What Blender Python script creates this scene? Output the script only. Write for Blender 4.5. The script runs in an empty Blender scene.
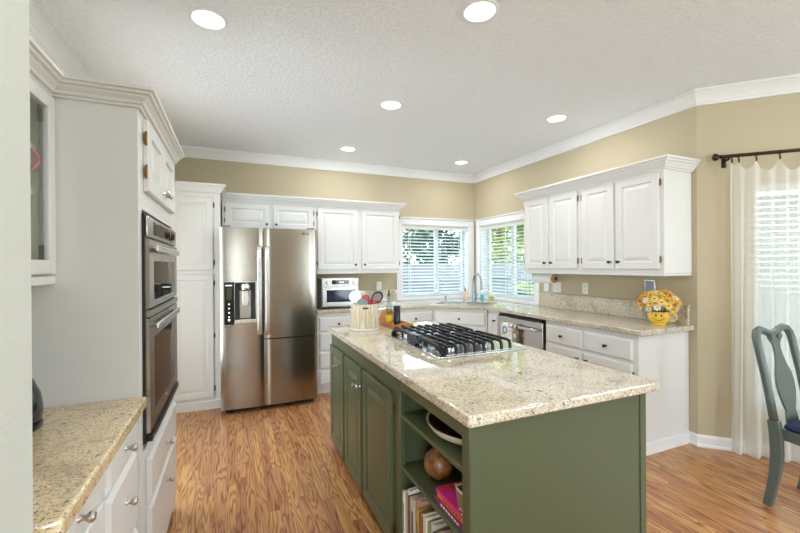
import bpy, bmesh, math, random
from mathutils import Vector, Matrix
random.seed(7)
PI = math.pi
C = bpy.context.scene.collection
SC = bpy.context.scene

# ------------------------------------------------------------------ camera, world, sun, large lights, exposure
F_PX, YAW, PITCH, ROLL, CAM_H = 388.68, 0.4028, -0.0018, -0.006, 1.394
cd = bpy.data.cameras.new('camera'); cd.sensor_width = 36; cd.lens = F_PX / 800 * 36; cd.clip_start = 0.02
cam = bpy.data.objects.new('camera', cd); C.objects.link(cam); SC.camera = cam
_U = Vector((math.cos(YAW), -math.sin(YAW), 0)); _F0 = Vector((math.sin(YAW), math.cos(YAW), 0))
_fw = _F0 * math.cos(PITCH) + Vector((0, 0, math.sin(PITCH)))
_dn = _F0 * math.sin(PITCH) + Vector((0, 0, -math.cos(PITCH)))
_rt = _U * math.cos(ROLL) - _dn * math.sin(ROLL); _dn2 = _U * math.sin(ROLL) + _dn * math.cos(ROLL)
M3 = Matrix((_rt, -_dn2, -_fw)).transposed()
cam.matrix_world = Matrix.Translation((0, 0, CAM_H)) @ M3.to_4x4()

w = bpy.data.worlds.new('sky'); SC.world = w; w.use_nodes = True
nt = w.node_tree; bg = nt.nodes['Background']
skyt = nt.nodes.new('ShaderNodeTexSky'); skyt.sky_type = 'HOSEK_WILKIE'; skyt.turbidity = 3.0; skyt.ground_albedo = 0.4
skyt.sun_direction = (-0.75, -0.1, 0.65)
mxs = nt.nodes.new('ShaderNodeMix'); mxs.data_type = 'RGBA'; mxs.inputs[0].default_value = 0.55
nt.links.new(skyt.outputs[0], mxs.inputs[6]); mxs.inputs[7].default_value = (0.80, 0.94, 1.0, 1)
nt.links.new(mxs.outputs[2], bg.inputs[0]); bg.inputs[1].default_value = 7.5

def lamp(name, kind, energy, loc, rot=(0, 0, 0), color=(1, 1, 1), **kw):
    l = bpy.data.lights.new(name, kind); l.energy = energy; l.color = color
    for k, v in kw.items(): setattr(l, k, v)
    o = bpy.data.objects.new(name, l); C.objects.link(o); o.location = loc; o.rotation_euler = rot
    return o
lamp('sun', 'SUN', 14.0, (0, 0, 10), Vector((0.75, 0.1, -0.65)).to_track_quat('-Z', 'Y').to_euler(), (1.0, 0.95, 0.86), angle=0.02)
XLW = -.98
# fill area lamps added out of view: rear room, east side, left opening
# the added rear and east lamps tilt up to brighten the ceiling
lamp('rear_fill_area', 'AREA', 26, (3.55, -3.45, 1.3), (math.radians(116), 0, 0), (0.78, 0.91, 1.0), shape='RECTANGLE', size=1.2, size_y=1.9)
lamp('rear_fill_area', 'AREA', 96, (-1.35, -3.45, 1.3), (math.radians(116), 0, 0), (0.78, 0.91, 1.0), shape='RECTANGLE', size=1.6, size_y=1.9)
lamp('side_fill_area', 'AREA', 14, (XLW - .13, 2.98, 1.2), (math.radians(98), 0, math.radians(-90)), (0.84, 0.94, 1.0), shape='RECTANGLE', size=.68, size_y=1.8)  # lamp added to put cool light on the island's left doors
lamp('east_fill_area', 'AREA', 32, (4.36, -1.6, 1.3), (math.radians(138), 0, math.radians(90)), (0.78, 0.91, 1.0), shape='RECTANGLE', size=2.4, size_y=1.9)
SC.view_settings.view_transform = 'Standard'; SC.view_settings.look = 'None'
SC.view_settings.gamma = 1; SC.view_settings.use_curve_mapping = False
SC.view_settings.exposure = 0.22
CAN_W = 6.0
SC.cycles.max_bounces = 10; SC.cycles.diffuse_bounces = 6; SC.cycles.transparent_max_bounces = 24
SC.cycles.sample_clamp_indirect = 8

# ------------------------------------------------------------------ mesh helpers
class MB:
    def __init__(s): s.bm = bmesh.new(); s.M = Matrix.Identity(4); s.mi = 0
    def face(s, vs):
        try:
            f = s.bm.faces.new(vs); f.material_index = s.mi; return f
        except ValueError: return None
    def v(s, p): return s.bm.verts.new(s.M @ Vector(p))
    def box(s, x0, x1, y0, y1, z0, z1):
        p = [s.v((x, y, z)) for z in (z0, z1) for y in (y0, y1) for x in (x0, x1)]
        for q in ((0, 2, 3, 1), (4, 5, 7, 6), (0, 1, 5, 4), (2, 6, 7, 3), (0, 4, 6, 2), (1, 3, 7, 5)): s.face([p[i] for i in q])
        return s
    def prism(s, poly, z0, z1):
        a = [s.v((x, y, z0)) for x, y in poly]; b = [s.v((x, y, z1)) for x, y in poly]
        s.face(a[::-1]); s.face(b); n = len(poly)
        for i in range(n): s.face([a[i], a[(i + 1) % n], b[(i + 1) % n], b[i]])
        return s
    def loops(s, rings, cap0=True, cap1=True, closed=True):
        R = [[s.v(p) for p in r] for r in rings]
        n = len(R[0])
        for a, b in zip(R, R[1:]):
            for i in range(n if closed else n - 1): s.face([a[i], a[(i + 1) % n], b[(i + 1) % n], b[i]])
        if cap0: s.face(R[0][::-1])
        if cap1: s.face(R[-1])
        return s
    def lathe(s, prof, c=(0, 0, 0), seg=24, axis='z', caps=True, sx=1, sy=1):
        rings = []
        for r, h in prof:
            ring = []
            for k in range(seg):
                a = 2 * PI * k / seg; x, y = r * math.cos(a) * sx, r * math.sin(a) * sy
                if axis == 'z': p = (x, y, h)
                elif axis == '-y': p = (x, -h, y)
                elif axis == 'y': p = (y, h, x)
                else: p = (h, x, y)
                ring.append((p[0] + c[0], p[1] + c[1], p[2] + c[2]))
            rings.append(ring)
        return s.loops(rings, caps, caps)
    def tube(s, pts, r, seg=10, caps=True, flat=None):
        pts = [Vector(p) for p in pts]; rad = r if isinstance(r, (list, tuple)) else [r] * len(pts)
        rings = []; ref = None
        for i, p in enumerate(pts):
            t = (pts[min(i + 1, len(pts) - 1)] - pts[max(i - 1, 0)]).normalized()
            if ref is None: ref = Vector((0, 0, 1)) if abs(t.z) < .9 else Vector((1, 0, 0))
            a = t.cross(ref).normalized(); b = a.cross(t).normalized(); ref = b
            rings.append([p + (a * math.cos(2 * PI * k / seg) + b * math.sin(2 * PI * k / seg)) * rad[i] for k in range(seg)])
        return s.loops(rings, caps, caps)
    def sweep(s, pts, wid, thk, side):
        """rectangular section swept along pts; side = fixed side direction (width along side)"""
        pts = [Vector(p) for p in pts]; side = Vector(side); rings = []
        for i, p in enumerate(pts):
            t = (pts[min(i + 1, len(pts) - 1)] - pts[max(i - 1, 0)]).normalized()
            sd = (side - t * side.dot(t)).normalized(); n = t.cross(sd)
            W = wid[i] if isinstance(wid, (list, tuple)) else wid; T = thk[i] if isinstance(thk, (list, tuple)) else thk
            rings.append([p + sd * W / 2 * a + n * T / 2 * b for a, b in ((-1, -1), (1, -1), (1, 1), (-1, 1))])
        return s.loops(rings)
    def sphere(s, c, r, seg=16, rings=10, sc=(1, 1, 1)):
        prof = [(max(1e-4, r * math.sin(PI * k / rings)), -r * math.cos(PI * k / rings)) for k in range(rings + 1)]
        R = [[(c[0] + q * math.cos(2 * PI * k / seg) * sc[0], c[1] + q * math.sin(2 * PI * k / seg) * sc[1], c[2] + h * sc[2]) for k in range(seg)] for q, h in prof]
        return s.loops(R)
    def build(s, name, mat, parent=None, loc=(0, 0, 0), rot=(0, 0, 0), bevel=0, seg=2, smooth=False):
        me = bpy.data.meshes.new(name)
        bmesh.ops.recalc_face_normals(s.bm, faces=s.bm.faces)
        s.bm.to_mesh(me); s.bm.free()
        for m in (mat if isinstance(mat, (list, tuple)) else [mat]): me.materials.append(m)
        o = bpy.data.objects.new(name, me); C.objects.link(o); o.location = loc; o.rotation_euler = rot
        if parent: o.parent = parent
        if bevel:
            b = o.modifiers.new('bevel', 'BEVEL'); b.width = bevel; b.segments = seg; b.limit_method = 'ANGLE'; b.angle_limit = math.radians(40)
            b.harden_normals = False
        if smooth or bevel:
            for p in me.polygons: p.use_smooth = True
            if smooth != 'full':
                try: me.set_sharp_from_angle(angle=math.radians(40 if not bevel else 50))
                except Exception: pass
        return o

def thing(name, label, cat, loc=(0, 0, 0), rz=0, group=None):
    o = bpy.data.objects.new(name, None); C.objects.link(o); o.empty_display_size = .05
    o.location = loc; o.rotation_euler = (0, 0, rz); tag(o, label, cat, group); return o
def tag(o, label, cat, group=None, kind=None):
    o['label'] = label; o['category'] = cat
    if group: o['group'] = group
    if kind: o['kind'] = kind
    return o
def struct(o, label=None, cat=None):
    o['kind'] = 'structure'
    if label: o['label'] = label
    if cat: o['category'] = cat
    return o

# ------------------------------------------------------------------ materials
def mat(name, col, rough=.5, metal=0, **kw):
    m = bpy.data.materials.new(name); m.use_nodes = True; b = m.node_tree.nodes['Principled BSDF']
    b.inputs['Base Color'].default_value = (*col, 1); b.inputs['Roughness'].default_value = rough; b.inputs['Metallic'].default_value = metal
    for k, v in kw.items(): b.inputs[k].default_value = v
    return m
def nodes(m): return m.node_tree.nodes, m.node_tree.links, m.node_tree.nodes['Principled BSDF']
def texco(m, scale=(1, 1, 1), out='Object'):
    n, l, b = nodes(m); t = n.new('ShaderNodeTexCoord'); mp = n.new('ShaderNodeMapping'); mp.inputs['Scale'].default_value = scale
    l.new(t.outputs[out], mp.inputs[0]); return mp.outputs[0]
def noise(m, vec, scale, detail=4, rough=.5, dist=0):
    n, l, b = nodes(m); t = n.new('ShaderNodeTexNoise'); t.inputs['Scale'].default_value = scale; t.inputs['Detail'].default_value = detail
    t.inputs['Roughness'].default_value = rough; t.inputs['Distortion'].default_value = dist; l.new(vec, t.inputs['Vector']); return t.outputs[0]
def ramp(m, fac, stops, interp='LINEAR'):
    n, l, b = nodes(m); r = n.new('ShaderNodeValToRGB'); r.color_ramp.interpolation = interp; e = r.color_ramp.elements
    while len(e) < len(stops): e.new(.5)
    for el, (p, c) in zip(e, stops): el.position = p; el.color = (*c, 1) if len(c) == 3 else c
    l.new(fac, r.inputs[0]); return r.outputs[0]
def mixc(m, fac, a, b_, mode='MIX'):
    n, l, b = nodes(m); x = n.new('ShaderNodeMix'); x.data_type = 'RGBA'; x.blend_type = mode
    for sock, val in ((x.inputs[0], fac), (x.inputs[6], a), (x.inputs[7], b_)):
        if isinstance(val, (int, float)): sock.default_value = val
        elif isinstance(val, tuple): sock.default_value = (*val, 1)
        else: l.new(val, sock)
    return x.outputs[2]
def mth(m, op, a, b_=0.0):
    n, l, b = nodes(m); x = n.new('ShaderNodeMath'); x.operation = op
    for sock, val in ((x.inputs[0], a), (x.inputs[1], b_)):
        if isinstance(val, (int, float)): sock.default_value = val
        else: l.new(val, sock)
    return x.outputs[0]
def bump(m, h, strength=.2, dist=.01):
    n, l, b = nodes(m); x = n.new('ShaderNodeBump'); x.inputs['Strength'].default_value = strength; x.inputs['Distance'].default_value = dist
    l.new(h, x.inputs['Height']); l.new(x.outputs[0], b.inputs['Normal'])
def base(m, c): n, l, b = nodes(m); l.new(c, b.inputs['Base Color'])

def wall_mat(name, col):
    m = mat(name, col, .75); v = texco(m); bump(m, noise(m, v, 90, 3, .6), .25, .004); return m
M_WALL = wall_mat('tan_wall_paint', (.50, .43, .295))
M_WALL2 = wall_mat('pale_wall_paint', (.62, .64, .59))
M_CEIL = mat('ceiling_texture', (.80, .80, .80), .9)
v = texco(M_CEIL); h1 = noise(M_CEIL, v, 38, 5, .65, .4); h2 = ramp(M_CEIL, h1, [(.42, (0, 0, 0)), (.58, (1, 1, 1))]); bump(M_CEIL, h2, .6, .008)
base(M_CEIL, mixc(M_CEIL, h2, (.85, .885, .93), (.88, .915, .96)))
M_TRIM = mat('white_trim_paint', (.80, .80, .81), .35)
M_WHITE = mat('white_cabinet_paint', (.73, .725, .71), .35)
M_GREEN = mat('sage_green_cabinet_paint', (.074, .088, .043), .28)
M_SHELFIN = M_GREEN
M_BRASS = mat('antique_brass', (.22, .12, .04), .4, 1)
M_BRONZE = mat('dark_bronze', (.06, .045, .035), .4, .8)
M_NICKEL = mat('brushed_nickel', (.48, .45, .41), .3, 1)
M_BLACK = mat('black_enamel', (.012, .012, .014), .3)
M_IRON = mat('cast_iron', (.010, .010, .012), .42, **{'Specular IOR Level': .3})
M_BLKGLASS = mat('black_glass', (.01, .011, .013), .04)
M_CHROME = mat('chrome', (.75, .76, .78), .12, 1)
M_PLASTIC = mat('white_plastic', (.82, .82, .80), .35)
M_SLAT = mat('white_blind_slat', (.62, .66, .68), .5)
M_SLAT.node_tree.nodes['Principled BSDF'].inputs['Subsurface Weight'].default_value = 0
M_VINYL = mat('white_window_vinyl', (.82, .84, .85), .35)

def steel(name, col, rough, sc=(1, 1, 1), stripe=.06):
    m = mat(name, col, rough, 1); v = texco(m, sc); h = noise(m, v, 1, 3, .6)
    n, l, b = nodes(m); l.new(mth(m, 'ADD', mth(m, 'MULTIPLY', h, stripe), rough - stripe / 2), b.inputs['Roughness']); bump(m, h, .05, .002); return m
M_STEEL = steel('brushed_stainless', (.345, .31, .265), .20, (2, 2, 240))
M_STEELH = steel('brushed_stainless_flat', (.62, .60, .57), .22, (3, 300, 300))
M_STEELB = mat('satin_stainless', (.70, .70, .70), .26, 1)

def granite(name, a, b_, dark):
    m = mat(name, a, .04); v = texco(m); nodes(m)[2].inputs['IOR'].default_value = 1.95
    n1 = noise(m, v, 7, 7, .72, .8); c = ramp(m, n1, [(.34, b_), (.50, a), (.75, tuple(min(1, q * 1.10) for q in a))])
    nv = noise(m, texco(m, (1, 2.2, 1)), 26, 6, .75, 1.0); sv = ramp(m, nv, [(.55, (0, 0, 0)), (.66, (1, 1, 1))]); c = mixc(m, mth(m, 'MULTIPLY', sv, .5), c, b_)
    n2 = noise(m, v, 85, 4, .75, .3); sp = ramp(m, n2, [(.56, (0, 0, 0)), (.63, (1, 1, 1))]); c = mixc(m, mth(m, 'MULTIPLY', sp, .6), c, dark)
    n3 = noise(m, v, 150, 2, .5); sp3 = ramp(m, n3, [(.58, (0, 0, 0)), (.62, (1, 1, 1))]); c = mixc(m, mth(m, 'MULTIPLY', sp3, .7), c, (.10, .085, .08))
    n5 = noise(m, v, 48, 3, .6); sp5 = ramp(m, n5, [(.62, (0, 0, 0)), (.66, (1, 1, 1))]); c = mixc(m, mth(m, 'MULTIPLY', sp5, .8), c, (.07, .055, .06))
    n4 = noise(m, v, 100, 2, .5); sp4 = ramp(m, n4, [(.33, (1, 1, 1)), (.40, (0, 0, 0))]); c = mixc(m, mth(m, 'MULTIPLY', sp4, .6), c, (.88, .85, .78))
    base(m, c); return m
M_GRAN = granite('cream_granite', (.63, .56, .43), (.42, .36, .28), (.22, .18, .15))
M_GRANY = granite('golden_cream_granite', (.72, .57, .34), (.50, .38, .22), (.28, .20, .12))

def oak_floor():
    m = mat('oak_strip_floor', (.4, .2, .08), .24); n, l, b = nodes(m)
    tc = n.new('ShaderNodeTexCoord'); sep = n.new('ShaderNodeSeparateXYZ'); l.new(tc.outputs['Object'], sep.inputs[0])
    W, L = .058, .95
    px = mth(m, 'DIVIDE', sep.outputs[0], W); ix = mth(m, 'FLOOR', px)
    wn = n.new('ShaderNodeTexWhiteNoise'); wn.noise_dimensions = '1D'; l.new(ix, wn.inputs['W'])
    yy = mth(m, 'ADD', mth(m, 'DIVIDE', sep.outputs[1], L), mth(m, 'MULTIPLY', wn.outputs[0], 7.0)); iy = mth(m, 'FLOOR', yy)
    cmb = n.new('ShaderNodeCombineXYZ'); l.new(ix, cmb.inputs[0]); l.new(iy, cmb.inputs[1])
    wn2 = n.new('ShaderNodeTexWhiteNoise'); wn2.noise_dimensions = '2D'; l.new(cmb.outputs[0], wn2.inputs['Vector'])
    rnd = wn2.outputs[0]
    # cathedral grain: contour rings of a stretched noise, shifted per board
    off = n.new('ShaderNodeCombineXYZ'); l.new(mth(m, 'MULTIPLY', rnd, 37.0), off.inputs[2]); l.new(mth(m, 'MULTIPLY', rnd, 11.0), off.inputs[1])
    sc = n.new('ShaderNodeVectorMath'); sc.operation = 'MULTIPLY'; l.new(tc.outputs['Object'], sc.inputs[0]); sc.inputs[1].default_value = (13.0, 1.05, 1)
    ad = n.new('ShaderNodeVectorMath'); ad.operation = 'ADD'; l.new(sc.outputs[0], ad.inputs[0]); l.new(off.outputs[0], ad.inputs[1])
    g = noise(m, ad.outputs[0], 1.0, 2, .45, .35)
    ring = mth(m, 'PINGPONG', mth(m, 'MULTIPLY', g, 13.0), .5); ring = mth(m, 'MULTIPLY', ring, 2.0)
    c = ramp(m, ring, [(.0, (.095, .034, .010)), (.28, (.28, .118, .039)), (.5, (.45, .225, .085)), (1.0, (.52, .28, .112))])
    sc2 = n.new('ShaderNodeVectorMath'); sc2.operation = 'MULTIPLY'; l.new(tc.outputs['Object'], sc2.inputs[0]); sc2.inputs[1].default_value = (160, 5, 1)
    fine = noise(m, sc2.outputs[0], 1.0, 3, .6)
    c = mixc(m, .35, c, ramp(m, fine, [(.35, (.25, .11, .04)), (.6, (.62, .36, .15))]))
    hs = n.new('ShaderNodeHueSaturation'); l.new(c, hs.inputs['Color']); l.new(mth(m, 'ADD', mth(m, 'MULTIPLY', rnd, .34), .86), hs.inputs['Value'])
    l.new(mth(m, 'ADD', mth(m, 'MULTIPLY', rnd, .02), .482), hs.inputs['Hue']); hs.inputs['Saturation'].default_value = 1.02
    fx = mth(m, 'FRACT', px); ex = mth(m, 'MINIMUM', fx, mth(m, 'SUBTRACT', 1.0, fx)); seam = mth(m, 'LESS_THAN', ex, .011)
    fy = mth(m, 'FRACT', yy); sy_ = mth(m, 'LESS_THAN', fy, .0016); sm = mth(m, 'MAXIMUM', seam, sy_)
    c = mixc(m, mth(m, 'MULTIPLY', sm, .65), hs.outputs[0], (.09, .035, .012))
    base(m, c); bump(m, mth(m, 'SUBTRACT', mth(m, 'MULTIPLY', ring, .25), sm), .12, .002)
    b.inputs['Roughness'].default_value = .26
    return m
M_OAK = oak_floor()

def wood(name, a, b_, sc=(4, 4, 30), rough=.45):
    m = mat(name, a, rough); v = texco(m, sc); g = noise(m, v, 3, 4, .6, .6); base(m, ramp(m, g, [(.3, b_), (.65, a)])); return m
M_PINE = wood('honey_wood', (.55, .24, .06), (.38, .14, .03), (3, 20, 20))
M_STAVE = wood('whitewashed_stave', (.68, .62, .48), (.42, .31, .17), (40, 40, 2.5), .6)

def glass(name, tint=(1, 1, 1)):
    m = bpy.data.materials.new(name); m.use_nodes = True; n, l = m.node_tree.nodes, m.node_tree.links; n.clear()
    o = n.new('ShaderNodeOutputMaterial'); t = n.new('ShaderNodeBsdfTransparent'); g = n.new('ShaderNodeBsdfGlossy'); x = n.new('ShaderNodeMixShader'); f = n.new('ShaderNodeLayerWeight'); pw = n.new('ShaderNodeMath'); ma = n.new('ShaderNodeMath'); pw.operation = 'POWER'; pw.inputs[1].default_value = 4; ma.operation = 'MULTIPLY_ADD'; ma.inputs[1].default_value = .4; ma.inputs[2].default_value = .03; l.new(f.outputs['Facing'], pw.inputs[0]); l.new(pw.outputs[0], ma.inputs[0])
    t.inputs[0].default_value = (*tint, 1); g.inputs['Roughness'].default_value = .02; f.inputs[0].default_value = .5
    l.new(ma.outputs[0], x.inputs[0]); l.new(t.outputs[0], x.inputs[1]); l.new(g.outputs[0], x.inputs[2]); l.new(x.outputs[0], o.inputs[0]); return m
M_GLASS = glass('window_glass', (.97, .99, 1))
M_OIL = glass('oil_bottle_glass', (.72, .80, .78))

def sheer():
    m = bpy.data.materials.new('sheer_curtain_fabric'); m.use_nodes = True; n, l = m.node_tree.nodes, m.node_tree.links; n.clear()
    o = n.new('ShaderNodeOutputMaterial'); t = n.new('ShaderNodeBsdfTransparent'); d = n.new('ShaderNodeBsdfDiffuse'); tr = n.new('ShaderNodeBsdfTranslucent')
    a = n.new('ShaderNodeMixShader'); x = n.new('ShaderNodeMixShader')
    d.inputs[0].default_value = (.90, .89, .85, 1); tr.inputs[0].default_value = (.90, .89, .86, 1); a.inputs[0].default_value = .45
    l.new(d.outputs[0], a.inputs[1]); l.new(tr.outputs[0], a.inputs[2])
    lw = n.new('ShaderNodeLayerWeight'); lw.inputs[0].default_value = .35
    r = n.new('ShaderNodeMapRange'); l.new(lw.outputs['Facing'], r.inputs[0]); r.inputs[1].default_value = 0; r.inputs[2].default_value = .8; r.inputs[3].default_value = .6; r.inputs[4].default_value = .95
    l.new(r.outputs[0], x.inputs[0]); l.new(t.outputs[0], x.inputs[1]); l.new(a.outputs[0], x.inputs[2]); l.new(x.outputs[0], o.inputs[0]); return m
M_SHEER = sheer()
def emit(name, col, s):
    m = mat(name, col, .5); b = m.node_tree.nodes['Principled BSDF']; b.inputs['Emission Color'].default_value = (*col, 1); b.inputs['Emission Strength'].default_value = s; return m
M_LENS = emit('lit_lamp_lens', (1, .97, .92), 4.0)

# ------------------------------------------------------------------ room shell
XL, YB, XR, ZC = -.98, 4.86, 3.268, 2.71
YC = 1.85                                   # where the right wall meets the angled bay wall
BX, BY = 4.505, .613                        # far end of the bay wall
TH = .17
def plain(name, boxes, m, label=None):
    b = MB()
    for q in boxes: b.box(*q)
    return struct(b.build(name, m), label)
fl = plain('floor', [(-2.4, 4.7, -3.7, 5.03, -.06, 0)], M_OAK)
plain('ceiling', [(-2.6, 4.9, -3.9, 5.03, ZC, ZC + .12)], M_CEIL)
plain('sun_block_slab', [(-4.8, -1.105, 2.2, 5.03, 2.30, 2.40)], M_CEIL)  # unseen slab added to keep the sun out of the left opening
# back wall, opening X 2.10-3.17, Z .955-1.955
BW = (2.10, 3.17, .955, 1.955)
plain('wall_back', [(-1.2, BW[0], YB, YB + TH, 0, ZC), (BW[1], XR + TH, YB, YB + TH, 0, ZC), (BW[0], BW[1], YB, YB + TH, 0, BW[2]), (BW[0], BW[1], YB, YB + TH, BW[3], ZC)], M_WALL)
RW = (3.60, 4.70, .955, 1.955)
plain('wall_right', [(XR, XR + TH, YC, RW[0], 0, ZC), (XR, XR + TH, RW[1], YB, 0, ZC), (XR, XR + TH, RW[0], RW[1], 0, RW[2]), (XR, XR + TH, RW[0], RW[1], RW[3], ZC)], M_WALL)
plain('wall_left', [(XL - .12, XL, .92, 2.62, 0, ZC), (XL - .12, XL, 3.35, YB, 0, ZC), (XL - .12, XL, 2.62, 3.35, 2.15, ZC), (XL - .12, XL, 2.62, 3.35, 0, .25)], M_WALL)  # opening invented to let in the added side lamp
plain('wall_near', [(-2.4, -.3425, .80, .92, 0, ZC)], M_WALL2)
plain('wall_west', [(-2.52, -2.4, -3.6, .92, 0, ZC)], M_WALL)
# angled bay wall in its own frame: local x along the wall from the corner, local -y faces the room
BAYR = math.radians(-45)
BWN = (.345, 1.42, .35, 1.975)
b = MB()
L = 1.75
for q in ((0, BWN[0], 0, .13, 0, ZC), (BWN[1], L, 0, .13, 0, ZC), (BWN[0], BWN[1], 0, .13, 0, BWN[2]), (BWN[0], BWN[1], 0, .13, BWN[3], ZC)): b.box(*q)
struct(b.build('wall_bay', M_WALL, loc=(XR, YC, 0), rot=(0, 0, BAYR)))
plain('wall_east', [(BX, BX + .13, -.4, BY, 0, ZC), (BX, BX + .13, -3.6, -2.8, 0, ZC), (BX, BX + .13, -2.8, -.4, 0, .35), (BX, BX + .13, -2.8, -.4, 2.25, ZC)], M_WALL)
plain('wall_rear', [(-2.4, -2.15, -3.72, -3.6, 0, ZC), (-.55, 2.95, -3.72, -3.6, 0, ZC), (4.15, BX + .13, -3.72, -3.6, 0, ZC)] + [q for a, e in ((-2.15, -.55), (2.95, 4.15)) for q in ((a, e, -3.72, -3.6, 0, .3), (a, e, -3.72, -3.6, 2.3, ZC))], M_WALL)  # openings invented for the fill light, spaced to shape the refrigerator's reflections

def molding(name, path, prof, m=M_TRIM, closed_ends=True):
    """one mitred mesh per call; profile = list of (offset to the right of travel, z)"""
    P = [Vector(p) for p in path]; b = MB(); rings = []
    for i, p in enumerate(P):
        ns = []
        if i > 0: d = (P[i] - P[i - 1]).normalized(); ns.append(Vector((d.y, -d.x)))
        if i < len(P) - 1: d = (P[i + 1] - P[i]).normalized(); ns.append(Vector((d.y, -d.x)))
        n = ns[0] if len(ns) == 1 else (ns[0] + ns[1]) / (1 + ns[0].dot(ns[1]))
        rings.append([(p.x + n.x * o, p.y + n.y * o, z) for o, z in prof])
    b.loops(rings); return b.build(name, m)
CR = [(0, 2.604), (.014, 2.604), (.014, 2.620), (.022, 2.626), (.028, 2.640), (.045, 2.662), (.064, 2.680), (.070, 2.684), (.070, 2.690), (.084, 2.694), (.084, 2.709), (0, 2.709)]
for i, (nm, pth) in enumerate((('trim_1', [(XL, .92), (XL, YB)]), ('trim_2', [(XL, YB), (XR, YB)]), ('trim_3', [(XR, YB), (XR, YC)]), ('trim_4', [(XR, YC), (BX, BY)]), ('trim_5', [(BX, BY), (BX, -3.6)]))):
    full = [(XL, .92), (XL, YB), (XR, YB), (XR, YC), (BX, BY), (BX, -3.6)]
    # mitre at both ends from the full path
    rings = []
    for k in (i, i + 1):
        p = Vector(full[k]); ns = []
        if k > 0: d = (p - Vector(full[k - 1])).normalized(); ns.append(Vector((d.y, -d.x)))
        if k < 5: d = (Vector(full[k + 1]) - p).normalized(); ns.append(Vector((d.y, -d.x)))
        n = ns[0] if len(ns) == 1 else (ns[0] + ns[1]) / (1 + ns[0].dot(ns[1]))
        rings.append([(p.x + n.x * o, p.y + n.y * o, z) for o, z in CR])
    b = MB(); b.loops(rings); struct(b.build(nm, M_TRIM))
BBP = [(0, 0), (.026, 0), (.026, .012), (.020, .020), (.014, .022), (.014, .070), (.009, .080), (.004, .088), (0, .088)]
struct(molding('baseboard_right', [(XR, 1.915), (XR, YC), (BX, BY), (BX, -3.6)], BBP))

# ------------------------------------------------------------------ windows (structure) and blinds (things)
def window(name, w_, z0, z1, loc, rz, depth, mull, casing=True, sill=True, sashes=True):
    """local frame: x along the wall 0..w_, -y into the room, wall face at y=0, opening z0..z1"""
    b = MB(); f = .045; y0, y1 = depth - .06, depth - .012
    b.box(0, f, y0, y1, z0, z1).box(w_ - f, w_, y0, y1, z0, z1).box(f, w_ - f, y0, y1, z0, z0 + f).box(f, w_ - f, y0, y1, z1 - f, z1)
    for mx in mull: b.box(mx - .028, mx + .028, y0, y1, z0 + f, z1 - f)
    root = struct(b.build(name, M_VINYL, loc=loc, rot=(0, 0, rz), bevel=.004))
    g = MB(); g.box(f, w_ - f, (y0 + y1) / 2 - .002, (y0 + y1) / 2 + .002, z0 + f, z1 - f); g.build('window_pane', M_GLASS, root)
    jm = MB(); t = .012
    jm.box(0, t, 0, y0, z0, z1).box(w_ - t, w_, 0, y0, z0, z1).box(t, w_ - t, 0, y0, z1 - t, z1).box(t, w_ - t, 0, y0, z0, z0 + t)
    jm.build('window_jamb', M_TRIM, root)
    if casing:
        cs = MB(); k = .085
        zb = z0 - .02
        for (a, e, p, q) in ((-k, 0, zb, z1 + k), (w_, w_ + k, zb, z1 + k)):
            cs.box(a, e, -.018, 0, p, q)
        cs.box(0, w_, -.018, 0, z1, z1 + k); cs.box(-k - .012, w_ + k + .012 if not casing == 'tight' else w_ + k, -.03, 0, z1 + k, z1 + k + .02)
        cs.build('window_casing', M_TRIM, root, bevel=.005)
    if sill:
        s = MB(); s.box(-.085, w_ + .085, -.03, 0, z0 - .034, z0); s.build('window_sill', M_TRIM, root, bevel=.004)
    return root
W1 = window('window_1', 1.07, BW[2], BW[3], (BW[0], YB, 0), 0, TH, (.60,))
W2 = window('window_2', 1.10, RW[2], RW[3], (XR, RW[1], 0), -PI / 2, TH, (.56,))
W3 = window('window_3', 1.06, BWN[2], BWN[3], (XR + BWN[0] * math.cos(BAYR), YC + BWN[0] * math.sin(BAYR), 0), BAYR, .13, (.53,), casing=False, sill=False)

def blind(label, w_, z0, z1, loc, rz, tilt, yoff=.035, pitch=.0445, ladders=(.12, .5, .88), kind='horizontal_blind'):
    root = thing(kind, label, 'blind', loc, rz)
    b = MB(); b.box(.016, w_ - .016, yoff - .025, yoff + .025, z1 - .05, z1 - .013); b.build('headrail', M_PLASTIC, root, bevel=.003)
    s = MB(); z = z0 + .055; hw = .0245
    while z < z1 - .07:
        c_, s_ = math.cos(tilt) * hw, math.sin(tilt) * hw
        p = [(.018, yoff - c_, z - s_), (w_ - .018, yoff - c_, z - s_), (w_ - .018, yoff + c_, z + s_), (.018, yoff + c_, z + s_)]
        s.loops([[(x, y, zz) for x, y, zz in p], [(x, y, zz + .0028) for x, y, zz in p]]); z += pitch
    s.build('slats', M_SLAT, root)
    b = MB(); b.box(.018, w_ - .018, yoff - .025, yoff + .025, z0 + .014, z0 + .032); b.build('bottom_rail', M_SLAT, root, bevel=.004)
    t = MB()
    for f_ in ladders:
        for dy in (-.027, .027): t.box(f_ * w_ - .004, f_ * w_ + .004, yoff + dy - .0006, yoff + dy + .0006, z0 + .03, z1 - .05)
    t.build('ladder_tape', M_PLASTIC, root)
    c = MB(); c.tube([(w_ * .93, yoff - .032, z1 - .06), (w_ * .93, yoff - .032, z0 + .32)], .0022, 6); c.lathe([(.004, 0), (.009, .01), (.007, .035), (.002, .04)], (w_ * .93, yoff - .032, z0 + .28), 8)
    c.build('pull_cord', M_PLASTIC, root)
    return root
blind('white slatted blind filling the back wall window left of the sink corner', 1.07, BW[2], BW[3], (BW[0], YB, 0), 0, math.radians(17))
blind('white slatted blind in the side wall window right of the sink corner', 1.10, RW[2], RW[3], (XR, RW[1], 0), -PI / 2, math.radians(17))
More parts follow.
